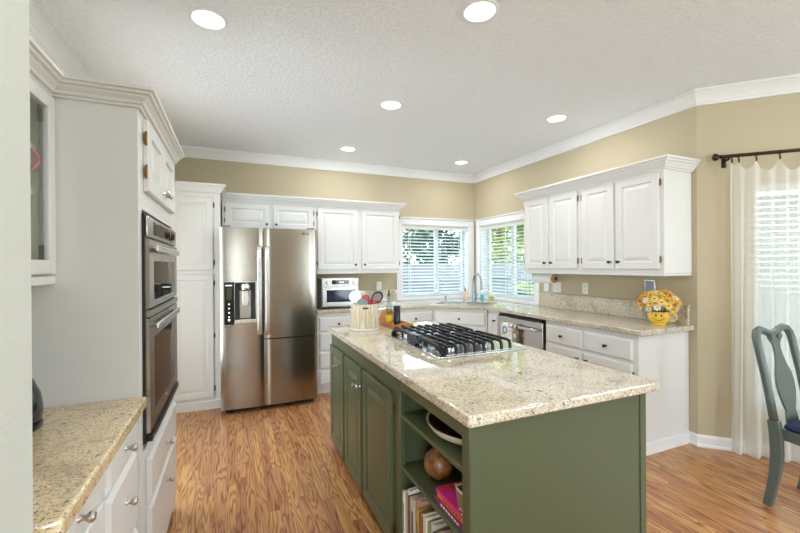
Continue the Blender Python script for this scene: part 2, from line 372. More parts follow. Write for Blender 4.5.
blind('tall white slatted blind glowing behind the sheer curtain', 1.06, BWN[2], BWN[3], (XR + BWN[0] * math.cos(BAYR), YC + BWN[0] * math.sin(BAYR), 0), BAYR, math.radians(50), ladders=(.1, .5, .9))

#@@PART2
# ------------------------------------------------------------------ cabinet kit
def add_knob(parent, x, y, z, m=None):
    b = MB(); b.lathe([(.009, 0), (.0065, .003), (.0055, .012), (.009, .016), (.0128, .021), (.0128, .026), (.009, .031), (.0001, .032)], (x, y, z), 14, '-y')
    return b.build('knob', m or M_BRONZE, parent, smooth=True)
def add_hinge(parent, x, y, z, m=None):
    b = MB(); b.tube([(x, y, z - .022), (x, y, z + .022)], .0042, 8); b.sphere((x, y, z + .024), .0045, 8, 6); b.sphere((x, y, z - .024), .0045, 8, 6)
    b.box(x - .006, x + .006, y + .001, y + .006, z - .020, z + .020)
    return b.build('hinge', m or M_BRASS, parent, smooth=True)
def panel_door(parent, m, x0, x1, z0, z1, y=0, t=.02, fr=.056, name='door', raised=True):
    b = MB()
    def ring(i, yy): return [(x0 + i, y + yy, z0 + i), (x1 - i, y + yy, z0 + i), (x1 - i, y + yy, z1 - i), (x0 + i, y + yy, z1 - i)]
    R = [ring(0, -.001), ring(0, -(t - .005)), ring(.005, -t)]
    if raised: R += [ring(fr, -t), ring(fr + .006, -(t - .009)), ring(fr + .014, -(t - .009)), ring(fr + .040, -(t - .001)), ]
    else: R += [ring(.010, -t - .0005)]
    b.loops(R); return b.build(name, m, parent)
def drawer_front(parent, m, x0, x1, z0, z1, y=0, t=.02, name='drawer'):
    b = MB()
    def ring(i, yy): return [(x0 + i, y + yy, z0 + i), (x1 - i, y + yy, z0 + i), (x1 - i, y + yy, z1 - i), (x0 + i, y + yy, z1 - i)]
    b.loops([ring(0, -.001), ring(0, -.008), ring(.012, -t), ring(.014, -t)]); return b.build(name, m, parent)
def carcass(parent, m, w_, d, z0, z1, toe=0, hollow=False, toe_in=.06, face=True, name='carcass'):
    b = MB(); t = .018
    b.box(0, t, .0, d, z0, z1).box(w_ - t, w_, 0, d, z0, z1).box(t, w_ - t, d - .01, d, z0, z1).box(t, w_ - t, 0, d - .01, z0, z0 + t)
    if not hollow: b.box(t, w_ - t, 0, d - .01, z1 - t, z1)
    if face: b.box(t, w_ - t, 0, t, z0 + t, z1 - (0 if hollow else t))
    if toe: b.box(0, w_, toe_in, toe_in + .018, 0, z0); b.box(0, t, toe_in + .018, d, 0, z0); b.box(w_ - t, w_, toe_in + .018, d, 0, z0)
    return b.build(name, m, parent)
def fronts(root, lst, m, kn=None, hm=None):
    for f in lst:
        k, x0, x1, z0, z1 = f[:5]; o = f[5] if len(f) > 5 else {}
        p = panel_door(root, m, x0, x1, z0, z1) if k == 'door' else drawer_front(root, m, x0, x1, z0, z1)
        if 'knob' in o and o['knob']: add_knob(p, o['knob'][0], -.02, o['knob'][1], kn)
        if 'hinge' in o:
            hx = x0 - .006 if o['hinge'] == 'l' else x1 + .006
            for hz in ((z0 + .075, z1 - .075) if z1 - z0 < 1.0 else (z0 + .09, (z0 + z1) / 2, z1 - .09)): add_hinge(p, hx, -.012, hz, hm)
R90, R45 = PI / 2, PI / 4

# ---- wall cabinets on the right wall: local x runs from far to near
UX = 2.94; UY = 3.41
CABG = dict(z0=1.325, z1=2.10)
def wall_cab(name, label, loc, rz, w_, d, doors, z0=1.325, z1=2.12, group=None, skirt=True):
    r = thing(name, label, 'cabinet', loc, rz, group); carcass(r, M_WHITE, w_, d, z0, z1); fronts(r, doors, M_WHITE); return r
wR = UY - 1.888; half = (UY - 2.643)
ww = half
wall_cab('wall_cabinet', 'white two-door wall cabinet beside the right window, above the paper towel roll', (UX, UY, 0), -R90, ww - .001, XR - UX - .002,
         [('door', .028, .372, 1.355, 2.083, {'knob': (.340, 1.415), 'hinge': 'l'}), ('door', .396, .735, 1.355, 2.083, {'knob': (.428, 1.415), 'hinge': 'r'})])
w2 = wR - ww
wall_cab('wall_cabinet', 'white two-door wall cabinet above the mug of yellow flowers', (UX, UY - ww, 0), -R90, w2, XR - UX - .002,
         [('door', .024, .348, 1.355, 2.083, {'knob': (.318, 1.415), 'hinge': 'l'}), ('door', .368, .728, 1.355, 2.083, {'knob': (.400, 1.415), 'hinge': 'r'})])
CCR = [(0, 2.104), (.012, 2.104), (.012, 2.116), (.022, 2.118), (.026, 2.128), (.040, 2.146), (.040, 2.152), (.052, 2.156), (.056, 2.168), (.068, 2.172), (.068, 2.188), (0, 2.188)]
struct(molding('trim_6', [(XR, UY + .001), (UX - .001, UY + .001), (UX - .001, 1.887), (XR, 1.887)], CCR, M_WHITE))
b = MB(); b.box(UX, XR, 1.888, UY, 2.122, 2.150); struct(b.build('trim_7', M_WHITE))
b = MB(); b.box(UX - .012, UX + .02, 1.888, UY, 1.305, 1.323).box(UX + .02, XR - .001, 1.888, 1.906, 1.305, 1.323).box(UX + .02, XR - .001, UY - .018, UY, 1.305, 1.323); struct(b.build('trim_8', M_WHITE, bevel=.003))

# ---- wall cabinets on the back wall
BF = 4.53
wall_cab('wall_cabinet', 'white two-door wall cabinet above the toaster oven, left of the back window', (.868, BF, 0), 0, 1.93 - .868, YB - BF - .002,
         [('door', .022, .505, 1.352, 2.078, {'knob': (.472, 1.412), 'hinge': 'l'}), ('door', .553, 1.045, 1.352, 2.078, {'knob': (.588, 1.412), 'hinge': 'r'})], z1=2.10)
wall_cab('over_fridge_cabinet', 'shallow white two-door cabinet above the stainless refrigerator', (-.115, BF, 0), 0, .868 + .114, YB - BF - .002,
         [('door', .028, .478, 1.812, 2.080, {'knob': (.445, 1.858), 'hinge': 'l'}), ('door', .512, .955, 1.812, 2.080, {'knob': (.545, 1.858), 'hinge': 'r'})], z0=1.79, z1=2.10)
k = -.012
struct(molding('trim_9', [(-.113, BF - .001), (1.931, BF - .001), (1.931, YB)], [(o, z + k) for o, z in CCR], M_WHITE))
b = MB(); b.box(-.113, 1.93, BF, YB, 2.102, 2.14); struct(b.build('trim_10', M_WHITE))
b = MB(); b.box(.868, 1.93, BF - .012, BF + .02, 1.305, 1.323); struct(b.build('trim_11', M_WHITE, bevel=.003))

# ---- pantry
PF = 4.24
r = thing('pantry_cabinet', 'tall white pantry cabinet with two stacked panel doors left of the refrigerator', 'cabinet', (-.96, PF, 0))
carcass(r, M_WHITE, .832, YB - PF - .002, .085, 2.12)
fronts(r, [('door', .395, .770, .115, 1.325, {'hinge': 'r'}), ('door', .395, .770, 1.362, 2.075, {'hinge': 'r'}), ('door', .02, .375, .115, 1.325), ('door', .02, .375, 1.362, 2.075)], M_WHITE, hm=M_BRONZE)
b = MB(); b.box(0, .832, -.012, .01, 0, .085); b.build('plinth', M_WHITE, r, bevel=.004)
k = .018
struct(molding('trim_12', [(XL, PF - .001), (-.127, PF - .001), (-.127, BF - .074)], [(o * .8, z + k) for o, z in CCR], M_WHITE))
b = MB(); b.box(XL, -.128, PF, YB, 2.122, 2.16); struct(b.build('trim_13', M_WHITE))

# ---- base cabinets
ZB0, ZB1 = .10, .878
def base_cab(name, label, loc, rz, w_, d, fr, hollow=True, kn=None, group=None):
    r = thing(name, label, 'cabinet', loc, rz, group); carcass(r, M_WHITE, w_, d, ZB0, ZB1, toe=1, hollow=hollow); fronts(r, fr, M_WHITE, kn); return r
RF = 2.69; RD = XR - RF - .002
# right run: near end cabinet with finished end panel (local x from far to near)
y0 = 2.822
r = base_cab('base_cabinet', 'white two-drawer base cabinet under the mug of flowers, ending the right run', (RF, y0, 0), -R90, y0 - 1.92, RD,
    [('drawer', .012, .420, .682, .838, {'knob': (.208, .760)}), ('drawer', .440, .868, .682, .838, {'knob': (.655, .760)}),
     ('door', .012, .420, .125, .655, {'knob': (.385, .60)}), ('door', .440, .868, .125, .655, {'hinge': 'r', 'knob': (.475, .60)})])
b = MB(); b.box(.9021, .909, 0, RD, 0, ZB1); b.build('end_panel', M_WHITE, r)
b = MB(); b.box(.909, .925, .0, RD, 0, .010).box(.909, .921, 0, RD, .010, .080).box(.909, .916, 0, RD, .080, .088); b.build('base_molding', M_TRIM, r, bevel=.003)
# narrow cabinet between dishwasher and sink corner
base_cab('base_cabinet', 'narrow white one-door base cabinet between the dishwasher and the sink corner', (RF, 3.722, 0), -R90, .202, RD - .0,
    [('door', .014, .188, .125, .838, {'knob': (.150, .775)})])
# corner sink base: only its diagonal front is a panel, walls run back behind it
SA, SB = (2.226, 4.196), (2.684, 3.738)
r = thing('sink_base_cabinet', 'white diagonal corner cabinet under the sink with a wide false drawer front', 'cabinet', (SA[0], SA[1], 0), -R45)
b = MB(); sw = math.hypot(SB[0] - SA[0], SB[1] - SA[1])
b.box(0, sw, 0, .018, ZB0, ZB1).box(0, sw, .06, .078, 0, ZB0).box(.02, sw - .02, .018, .30, ZB0, ZB0 + .018); b.build('carcass', M_WHITE, r)
fronts(r, [('drawer', .022, sw - .022, .690, .838, {'knob': (sw / 2, .765)}), ('door', .022, sw / 2 - .006, .125, .665, {'knob': (sw / 2 - .04, .61)}), ('door', sw / 2 + .006, sw - .022, .125, .665, {'knob': (sw / 2 + .04, .61)})], M_WHITE)
# back run
KF = 4.20; KD = YB - KF - .002
base_cab('base_cabinet', 'white four-drawer base cabinet right beside the refrigerator', (.815, KF, 0), 0, .46, KD,
    [('drawer', .02, .445, .690, .838, {'knob': (.232, .765)}), ('drawer', .02, .445, .485, .670, {'knob': (.232, .578)}), ('drawer', .02, .445, .285, .465, {'knob': (.232, .375)}), ('drawer', .02, .445, .115, .265, {'knob': (.232, .19)})])
base_cab('base_cabinet', 'white base cabinet under the back window, left of the sink corner', (1.277, KF, 0), 0, .945, KD,
    [('drawer', .02, .460, .690, .838, {'knob': (.24, .765)}), ('drawer', .485, .92, .690, .838, {'knob': (.70, .765)}),
     ('door', .02, .460, .125, .665, {'knob': (.42, .61)}), ('door', .485, .92, .125, .665, {'knob': (.53, .61)})])
# left run
LF = -.342; LD = LF - XL - .002
base_cab('base_cabinet', 'white three-drawer base cabinet between the oven tower and the wide-drawer cabinet', (LF, 1.300, 0), R90, .368, LD,
    [('drawer', .012, .350, .756, .872, {'knob': (.18, .818)}), ('drawer', .012, .350, .485, .742, {'knob': (.18, .645)}), ('drawer', .012, .350, .125, .470, {'knob': (.18, .33)})], kn=M_NICKEL)
base_cab('base_cabinet', 'white base cabinet with one wide top drawer at the near end of the golden counter', (LF, .925, 0), R90, .373, LD,
    [('drawer', .012, .362, .790, .872, {'knob': (.15, .835)}), ('door', .012, .330, .125, .772, {})], kn=M_NICKEL)

# ---- oven tower (hollow where the ovens stand)
TY0, TY1, TX = 1.69, 2.56, -.323
TW = TY1 - TY0; TD = TX - XL - .002
r = thing('oven_tower_cabinet', 'tall white cabinet tower housing the double wall oven', 'cabinet', (TX, TY0, 0), R90)
b = MB(); t = .02
b.box(0, t, 0, TD, 0, 2.03).box(TW - t, TW, 0, TD, .0, 2.03).box(t, TW - t, TD - .01, TD, .1, 2.03).box(t, TW - t, 0, TD - .01, .1, .12).box(t, TW - t, 0, TD - .01, .668, .690)
b.box(t, TW - t, 0, TD - .01, 1.615, 1.637).box(t, TW - t, 0, TD - .01, 2.01, 2.03).box(t, TW - t, 0, .018, .12, .668).box(t, TW - t, 0, .018, 1.637, 2.01)
b.box(t, .055, 0, .018, .69, 1.615).box(TW - .055, TW - t, 0, .018, .69, 1.615).box(t, TW - t, .06, .078, 0, .1)
b.build('carcass', M_WHITE, r, bevel=.0015)
fronts(r, [('drawer', .085, .800, .475, .648, {'knob': (.45, .56)}), ('drawer', .085, .800, .125, .458, {'knob': (.45, .38)})], M_WHITE, M_NICKEL)
fronts(r, [('door', .085, .437, 1.690, 1.968, {'hinge': 'l', 'knob': (.410, 1.735)}), ('door', .452, .800, 1.690, 1.968, {'hinge': 'r', 'knob': (.480, 1.735)})], M_WHITE, M_NICKEL)
TCR = [(0, 1.978), (.010, 1.978), (.010, 1.987), (.020, 1.989), (.023, 1.998), (.036, 2.010), (.036, 2.015), (.048, 2.018), (.050, 2.026), (.060, 2.028), (.060, 2.040), (0, 2.040)]
GX = -.578
struct(molding('trim_14', [(GX, .921), (GX, TY0 - .001), (TX + .001, TY0 - .001), (TX + .001, TY1)], TCR, M_WHITE))
b = MB(); b.box(XL + .001, GX, .921, TY0, 2.031, 2.036).box(XL + .001, TX, TY0, TY1, 2.031, 2.036); struct(b.build('trim_15', M_WHITE))

# ---- glass-door wall cabinet left of the tower (local x runs from near to far)
GW = TY0 - .924; GD = GX - XL - .002
r = thing('glass_door_cabinet', 'white wall cabinet with a glass door and adjustable shelves beside the oven tower', 'cabinet', (GX, .923, 0), R90)
b = MB(); t = .018
M_CABIN = mat('cabinet_interior_paint', (.60, .61, .46), .5)
b.box(0, t, .0, GD, 1.37, 2.03).box(GW - t, GW, 0, GD, 1.37, 2.03).box(t, GW - t, GD - .01, GD, 1.37, 2.03).box(t, GW - t, 0, GD - .01, 1.37, 1.388).box(t, GW - t, 0, GD - .01, 2.01, 2.03)
b.build('carcass', M_WHITE, r)
b = MB(); b.box(t, t + .002, .02, GD - .012, 1.389, 2.009).box(GW - t - .002, GW - t, .02, GD - .012, 1.389, 2.009).box(t + .002, GW - t - .002, GD - .014, GD - .0115, 1.389, 2.009); b.build('interior_lining', M_CABIN, r)
ph = MB()
for zz in [1.43 + .032 * i for i in range(18)]:
    for yy in (.075, GD - .09):
        ph.box(GW - t - .0026, GW - t - .0018, yy - .0045, yy + .0045, zz - .0045, zz + .0045)
ph.build('shelf_pin_holes', M_BLACK, r)
for zz in (1.635, 1.785):
    b = MB(); b.box(t + .003, GW - t - .003, .03, GD - .015, zz, zz + .018); b.build('shelf', M_WHITE, r)
b = MB(); x0, x1, z0, z1, fr = .01, GW - .012, 1.374, 1.968, .046
for q in ((x0, x0 + fr, z0, z1), (x1 - fr, x1, z0, z1), (x0 + fr, x1 - fr, z0, z0 + fr), (x0 + fr, x1 - fr, z1 - fr, z1)): b.box(q[0], q[1], -.02, -.001, q[2], q[3])
dr = b.build('door', M_WHITE, r, bevel=.003)
b = MB(); b.box(x0 + fr, x1 - fr, -.012, -.009, z0 + fr, z1 - fr); b.build('glass_pane', M_GLASS, dr)
for hz in (1.44, 1.90):
    b = MB(); b.box(x1 - fr - .012, x1 - fr - .004, -.006, .006, hz - .028, hz + .028); b.build('hinge', M_BRASS, dr)
b = MB(); b.box(0, GW, -.014, .012, 1.338, 1.368).box(0, .018, .012, GD, 1.338, 1.368).box(GW - .018, GW, .012, GD, 1.338, 1.368); b.build('light_rail', M_WHITE, r, bevel=.003)
# heart-shaped pink wire ornament on the shelf
pts = []
for i in range(41):
    a = 2 * PI * i / 40; pts.append((.0042 * 16 * math.sin(a) ** 3, 0, .0042 * (13 * math.cos(a) - 5 * math.cos(2 * a) - 2 * math.cos(3 * a) - math.cos(4 * a))))
M_PINK = mat('pink_glaze', (.62, .12, .16), .35)
b = MB(); b.tube(pts, .006, 8); o = b.build('heart_ornament', M_PINK, loc=(-.648, 1.600, 1.729), rot=(0, 0, .37), smooth=True)
tag(o, 'pink heart-shaped ornament standing inside the glass-door cabinet', 'ornament')

# ---- countertops
def slab(name, label, poly, z0, z1, m, holes=()):
    b = MB(); b.prism(poly, z0, z1); o = b.build(name, m)
    if holes:
        md = o.modifiers.new('b', 'BOOLEAN'); md.operation = 'DIFFERENCE'; md.solver = 'EXACT'
        hb = MB()
        for h, c_, rz in holes:
            hb.M = Matrix.Translation((*c_, 0)) @ Matrix.Rotation(rz, 4, 'Z'); hb.box(h[0], h[1], h[2], h[3], z0 - .05, z1 + .05)
        ho = hb.build('cut', m); md.object = ho
        bpy.context.view_layer.update()
        me = bpy.data.meshes.new_from_object(o.evaluated_get(bpy.context.evaluated_depsgraph_get()))
        o.modifiers.clear(); o.data = me; bpy.data.objects.remove(ho)
    md = o.modifiers.new('bevel', 'BEVEL'); md.width = .008; md.segments = 4; md.limit_method = 'ANGLE'; md.angle_limit = math.radians(40)
    for p in o.data.polygons: p.use_smooth = True
    try: o.data.set_sharp_from_angle(angle=math.radians(50))
    except Exception: pass
    tag(o, label, 'countertop'); return o
CT0, CT1 = .880, .920
SC_ = (2.49, 3.96)      # on the diagonal, sink centre line start
dn = (.7071, .7071)
ctop = slab('corner_countertop', 'cream granite countertop wrapping the sink corner along the back and right walls',
     [(.812, YB - .001), (.812, 4.165), (2.195, 4.165), (2.655, 3.705), (2.655, 1.868), (XR - .001, 1.868), (XR - .001, YB - .001)], CT0, CT1, M_GRAN,
     holes=[((-.315, -.012, .085, .40), (2.425, 3.935), -R45), ((.012, .315, .085, .40), (2.425, 3.935), -R45)])
def splash(x0, x1, y0, y1, z1):
    b = MB(); b.box(x0, x1, y0, y1, CT1, z1); b.build('backsplash', M_GRAN, ctop, bevel=.004)
splash(XR - .028, XR - .001, 1.90, 3.512, 1.078); splash(.83, 2.012, YB - .028, YB - .001, 1.078)
slab('left_countertop', 'golden cream granite countertop left of the oven tower', [(XL + .001, .921), (-.300, .921), (-.300, TY0 - .002), (XL + .001, TY0 - .002)], CT0, CT1, M_GRANY)
slab('island_countertop', 'large cream granite slab topping the green island', [(.672, 1.035), (1.585, 1.035), (1.585, 3.035), (.672, 3.035)], .880, .920, M_GRAN)

# ---- island (local x runs from far to near along its left face, y runs to the right)
IX0, IX1, IY0, IY1 = .697, 1.535, 1.068, 3.005
IL = IY1 - IY0; ID = IX1 - IX0
r = thing('kitchen_island', 'sage green kitchen island with panel doors and an open book shelf', 'island', (IX0, IY1, 0), -R90)
def lx(y): return IY1 - y
b = MB(); t = .02; xs = lx(1.652)          # open shelving from xs to near end
b.box(0, xs, 0, .02, .085, .878).box(0, .02, .02, ID, .0, .878).box(.02, IL - .02, ID - .02, ID, .0, .878).box(xs - .02, xs, .02, ID - .02, .0, .878)
b.box(0, IL, .05, .07, 0, .085).box(.02, IL - .02, .07, ID - .02, .085, .105)
b.box(xs, IL - .02, .44, .455, .105, .878).box(xs, IL - .02, .02, .44, .858, .878)
b.build('carcass', M_GREEN, r)
b = MB(); b.box(IL - .02, IL, .0, ID, 0, .878); b.box(IL - .0, IL + .004, ID - .03, ID + .004, 0, .878).box(IL, IL + .003, 0, .022, 0, .878); b.build('end_panel', M_GREEN, r, bevel=.002)
b = MB(); b.box(xs - .012, xs + .02, -.004, .02, .085, .878).box(IL - .042, IL - .0, -.004, .0, .085, .878).box(IL - .042, IL - .0201, .0, .02, .085, .878).box(xs + .02, IL - .042, -.004, .02, .826, .878).box(xs + .02, IL - .042, -.004, .02, .085, .108)
b.build('face_frame', M_GREEN, r, bevel=.002)
for zz in (.715, .480):
    b = MB(); b.box(xs + .001, IL - .021, .003, .438, zz - .02, zz); b.build('shelf', M_GREEN, r, bevel=.002)
for (ya, yb_, kx, hg) in ((2.985, 2.605, 2.76, None), (2.565, 2.195, 2.272, None), (2.160, 1.722, 2.195, 'r')):
    d = panel_door(r, M_GREEN, lx(ya), lx(yb_), .062, .792, fr=.06)
    add_knob(d, lx(kx), -.02, .675 if hg is None else .688, M_NICKEL)
    if hg:
        for hz in (.145, .715): add_hinge(d, lx(yb_) + .006, -.012, hz)
#@@PART3
# ------------------------------------------------------------------ refrigerator
FX0, FX1, FYF = -.122, .772, 3.972
FW = FX1 - FX0
r = thing('refrigerator', 'large stainless side-by-side refrigerator with water dispenser and three doors', 'refrigerator', (FX0, FYF, 0))
b = MB(); b.box(.004, FW - .004, .075, .84, .03, 1.745); b.build('cabinet', mat('fridge_side_grey', (.10, .10, .105), .45), r, bevel=.004)
def curved_door(x0, x1, z0, z1, name, hole=None, bow=.014):
    """front face bows out slightly; hole = rect (hx0,hx1,hz0,hz1) left open"""
    b = MB(); xs_ = sorted(set([x0 + (x1 - x0) * i / 14 for i in range(15)] + (list(hole[:2]) if hole else []))); zs = [z0] + (list(hole[2:]) if hole else []) + [z1]
    mid = FW / 2
    def yy(x): return -bow * (1 - ((x - mid) / mid) ** 2) + (.010 * max(0, 1 - min(x - x0, x1 - x) / .014) ** 2)
    F = {(i, j): b.v((x, yy(x), z)) for i, x in enumerate(xs_) for j, z in enumerate(zs)}
    Bk = {(i, j): b.v((x, .068, z)) for i, x in enumerate(xs_) for j, z in enumerate(zs)}
    for i in range(len(xs_) - 1):
        for j in range(len(zs) - 1):
            if hole and xs_[i] >= hole[0] - 1e-6 and xs_[i + 1] <= hole[1] + 1e-6 and j == 1: continue
            b.face([F[i, j], F[i + 1, j], F[i + 1, j + 1], F[i, j + 1]]); b.face([Bk[i, j], Bk[i, j + 1], Bk[i + 1, j + 1], Bk[i + 1, j]])
        for j in (0, len(zs) - 1): b.face([F[i, j], F[i + 1, j], Bk[i + 1, j], Bk[i, j]])
    for i in (0, len(xs_) - 1):
        for j in range(len(zs) - 1): b.face([F[i, j], F[i, j + 1], Bk[i, j + 1], Bk[i, j]])
    return b.build(name, M_STEEL, r, smooth=True)
LD_ = curved_door(0, .374, .055, 1.765, 'freezer_door', hole=(.122, .312, .872, 1.248))
curved_door(.381, FW, .055, .690, 'lower_door'); UD = curved_door(.381, FW, .700, 1.765, 'upper_door')
# handles
for hx, door in ((.340, LD_), (.412, UD)):
    b = MB(); pts = [(hx, -.015, .742), (hx, -.052, .752), (hx, -.062, .80)] + [(hx, -.066, .9 + .1 * i) for i in range(6)] + [(hx, -.062, 1.53), (hx, -.052, 1.578), (hx, -.015, 1.588)]
    b.sweep(pts, .038, .016, (1, 0, 0)); b.build('handle', M_STEELB, door, bevel=.005, seg=3)
# dispenser: recess lining, panel, spout, paddle, tray
dp = MB(); dp.box(.122, .312, .066, .068, .872, 1.248).box(.122, .124, -.006, .066, .872, 1.248).box(.310, .312, -.006, .066, .872, 1.248).box(.124, .310, -.006, .066, 1.246, 1.248).box(.124, .310, -.006, .066, .872, .874)
dsp = dp.build('water_dispenser', mat('dispenser_dark_lining', (.05, .05, .05), .4), r)
b = MB(); b.box(.118, .314, -.018, -.008, 1.244, 1.254).box(.118, .314, -.018, -.008, .862, .874).box(.308, .318, -.018, -.008, .862, 1.254); b.build('surround', M_STEELB, dsp, bevel=.002)
b = MB(); b.box(.032, .118, -.0175, -.006, .852, 1.25); b.build('control_panel', M_BLKGLASS, dsp, bevel=.002)
b = MB(); b.box(.126, .308, -.012, .064, .874, .896); b.build('drip_tray', M_STEELB, dsp, bevel=.003)
b = MB(); b.lathe([(.046, 1.168), (.052, 1.176), (.052, 1.215), (.046, 1.232), (.02, 1.238)], (.217, .022, 0), 24); b.build('spout', M_STEELB, dsp, smooth=True)
b = MB(); b.box(.165, .269, .040, .062, .90, 1.172); b.build('back_plate', mat('dispenser_back_steel', (.42, .39, .34), .35, 1), dsp, bevel=.004)
b = MB(); b.box(.187, .247, .012, .030, 1.018, 1.165); b.build('paddle', M_STEELB, dsp, bevel=.006)
M_ICON = emit('white_panel_icons', (.75, .8, .85), .7); M_DISP = emit('green_panel_display', (.02, .035, .012), .12)
b = MB(); b.box(.052, .096, -.0182, -.0172, 1.085, 1.20); b.build('display', M_DISP, dsp)
b = MB()
for zz in (1.045, 1.005, .965, .925): b.lathe([(.007, -.0002), (.007, .0008)], (.074, -.0175, zz), 12, '-y')
for zz in (1.215,): b.box(.045, .10, -.0182, -.0172, zz, zz + .010)
for p in ((.074, .878), ): b.prism([(0, 0), (1e-4, 0), (0, 1e-4)], 0, 1e-4)
b.loops([[(.060, -.0176, .905), (.088, -.0176, .905), (.074, -.0176, .880)], [(.060, -.0184, .905), (.088, -.0184, .905), (.074, -.0184, .880)]])
b.build('icons', M_ICON, dsp)
b = MB()
for i in range(3):
    b.box(.035 + .025 * i, .035 + .025 * i + .018, -.0140, -.0115, .828, .836)
b.build('caption_marks', mat('grey_print', (.12, .11, .1), .5), r)
for x in (.05, FW - .05):
    b = MB(); b.lathe([(.022, 0), (.022, .02), (.015, .022), (.015, .05)], (x, .09, 0), 14); b.build('foot', M_BLACK, r)
b = MB(); b.box(.03, FW - .03, .085, .10, .012, .05); b.build('kick_grille', M_BLACK, r)
for x in (.02, FW - .09):
    b = MB(); b.box(x, x + .07, .0, .12, 1.766, 1.782); b.build('hinge_cover', mat('hinge_cover_grey', (.25, .25, .25), .4), r, bevel=.004)
def text(s, size, m, parent, loc, rot, ext=.0006, name='lettering'):
    cu = bpy.data.curves.new('t', 'FONT'); cu.body = s; cu.size = size; cu.extrude = ext; cu.align_x = 'CENTER'; cu.align_y = 'CENTER'
    o = bpy.data.objects.new('t', cu); C.objects.link(o); bpy.context.view_layer.update()
    me = bpy.data.meshes.new_from_object(o.evaluated_get(bpy.context.evaluated_depsgraph_get())); bpy.data.objects.remove(o); bpy.data.curves.remove(cu)
    me.materials.clear(); me.materials.append(m); n = bpy.data.objects.new(name, me); C.objects.link(n); n.location = loc; n.rotation_euler = rot
    if parent: n.parent = parent
    return n
M_PRINT = mat('dark_grey_print', (.10, .10, .10), .4)
b = MB(); b.lathe([(.011, 0), (.011, .0012)], (.760, -.0085, 1.722), 18, '-y'); b.build('logo', M_PRINT, UD)
text('LG', .032, M_PRINT, UD, (.797, -.0082, 1.722), (R90, 0, 0))

# ------------------------------------------------------------------ double wall oven (local x from near to far, front at y=0, body in tower)
OY0, OW = TY0 + .058, TW - .116
r = thing('double_wall_oven', 'stainless double wall oven built into the white tower', 'oven', (TX, OY0, 0), R90)
M_OVEN = steel('oven_stainless', (.50, .47, .44), .26, (3, 200, 200))
b = MB(); b.box(.004, OW - .004, .0185, .50, .74, 1.60); b.build('oven_body', M_BLACK, r)
b = MB(); b.box(0 - .012, OW + .012, -.010, -.0005, .722, 1.598).box(.0, OW, -.0005, .0184, .735, 1.598); b.build('trim_frame', M_BLACK, r)
b = MB(); b.box(-.008, OW + .008, -.020, -.0105, 1.512, 1.594); cp = b.build('control_panel', M_OVEN, r, bevel=.004)
b = MB(); b.box(.12, OW - .12, -.0222, -.0202, 1.526, 1.580); b.build('display', M_BLKGLASS, cp)
for kx in (.46, .60):
    b = MB(); b.lathe([(.022, 0), (.022, .003), (.017, .005), (.016, .012), (.0001, .013)], (kx, -.0224, 1.553), 16, '-y'); b.build('control_knob', M_BRONZE, cp, smooth=True)
def oven_door(z0, z1, gz0, gz1, hz):
    b = MB(); g0, g1 = .085, OW - .085
    for q in ((-.004, g0, z0, z1), (g1, OW + .004, z0, z1), (g0, g1, z0, gz0), (g0, g1, gz1, z1)): b.box(q[0], q[1], -.024, -.0105, q[2], q[3])
    d = b.build('oven_door', M_OVEN, r)
    b = MB(); b.box(g0, g1, -.022, -.012, gz0, gz1); b.build('door_glass', M_BLKGLASS, d)
    b = MB(); b.box(.045, OW - .06, -.046, -.036, hz - .014, hz + .014)
    for x in (.09, OW - .09): b.box(x - .012, x + .012, -.037, -.0238, hz - .008, hz + .008)
    b.build('door_handle', M_STEELB, d, bevel=.005); return d
oven_door(1.236, 1.502, 1.262, 1.420, 1.468); d = oven_door(.760, 1.196, .815, 1.115, 1.160)
b = MB(); b.lathe([(.012, 0), (.012, .001)], (OW / 2, -.024, .790), 16, '-y'); b.build('badge', M_CHROME, d)
b = MB(); b.box(0, OW, -.028, -.0105, 1.203, 1.229); b.build('vent_strip', M_OVEN, r)
b = MB(); b.box(0, OW, -.030, -.0105, .726, .752); b.build('bottom_vent', M_BLACK, r)

# ------------------------------------------------------------------ dishwasher (local x far to near)
DW0, DWW = 3.514, .680
r = thing('dishwasher', 'stainless built-in dishwasher with a bar handle under the right counter', 'dishwasher', (RF, DW0, 0), -R90)
b = MB(); b.box(.006, DWW - .006, .002, .55, .02, .868); b.build('tub', M_BLACK, r)
b = MB(); b.box(.008, DWW - .008, -.026, .001, .112, .842); d = b.build('door', M_STEELH, r, bevel=.005)
b = MB(); b.box(.02, DWW - .02, -.027, -.0245, .843, .866); b.build('control_strip', M_BLKGLASS, r)
b = MB(); b.box(.05, DWW - .05, -.066, -.052, .752, .782); b.box(.07, .10, -.053, -.026, .758, .776).box(DWW - .10, DWW - .07, -.053, -.026, .758, .776); b.build('handle', M_STEELB, d, bevel=.005)
b = MB(); b.box(.03, DWW - .03, .05, .06, .02, .108); b.build('kick_plate', M_BLACK, r)

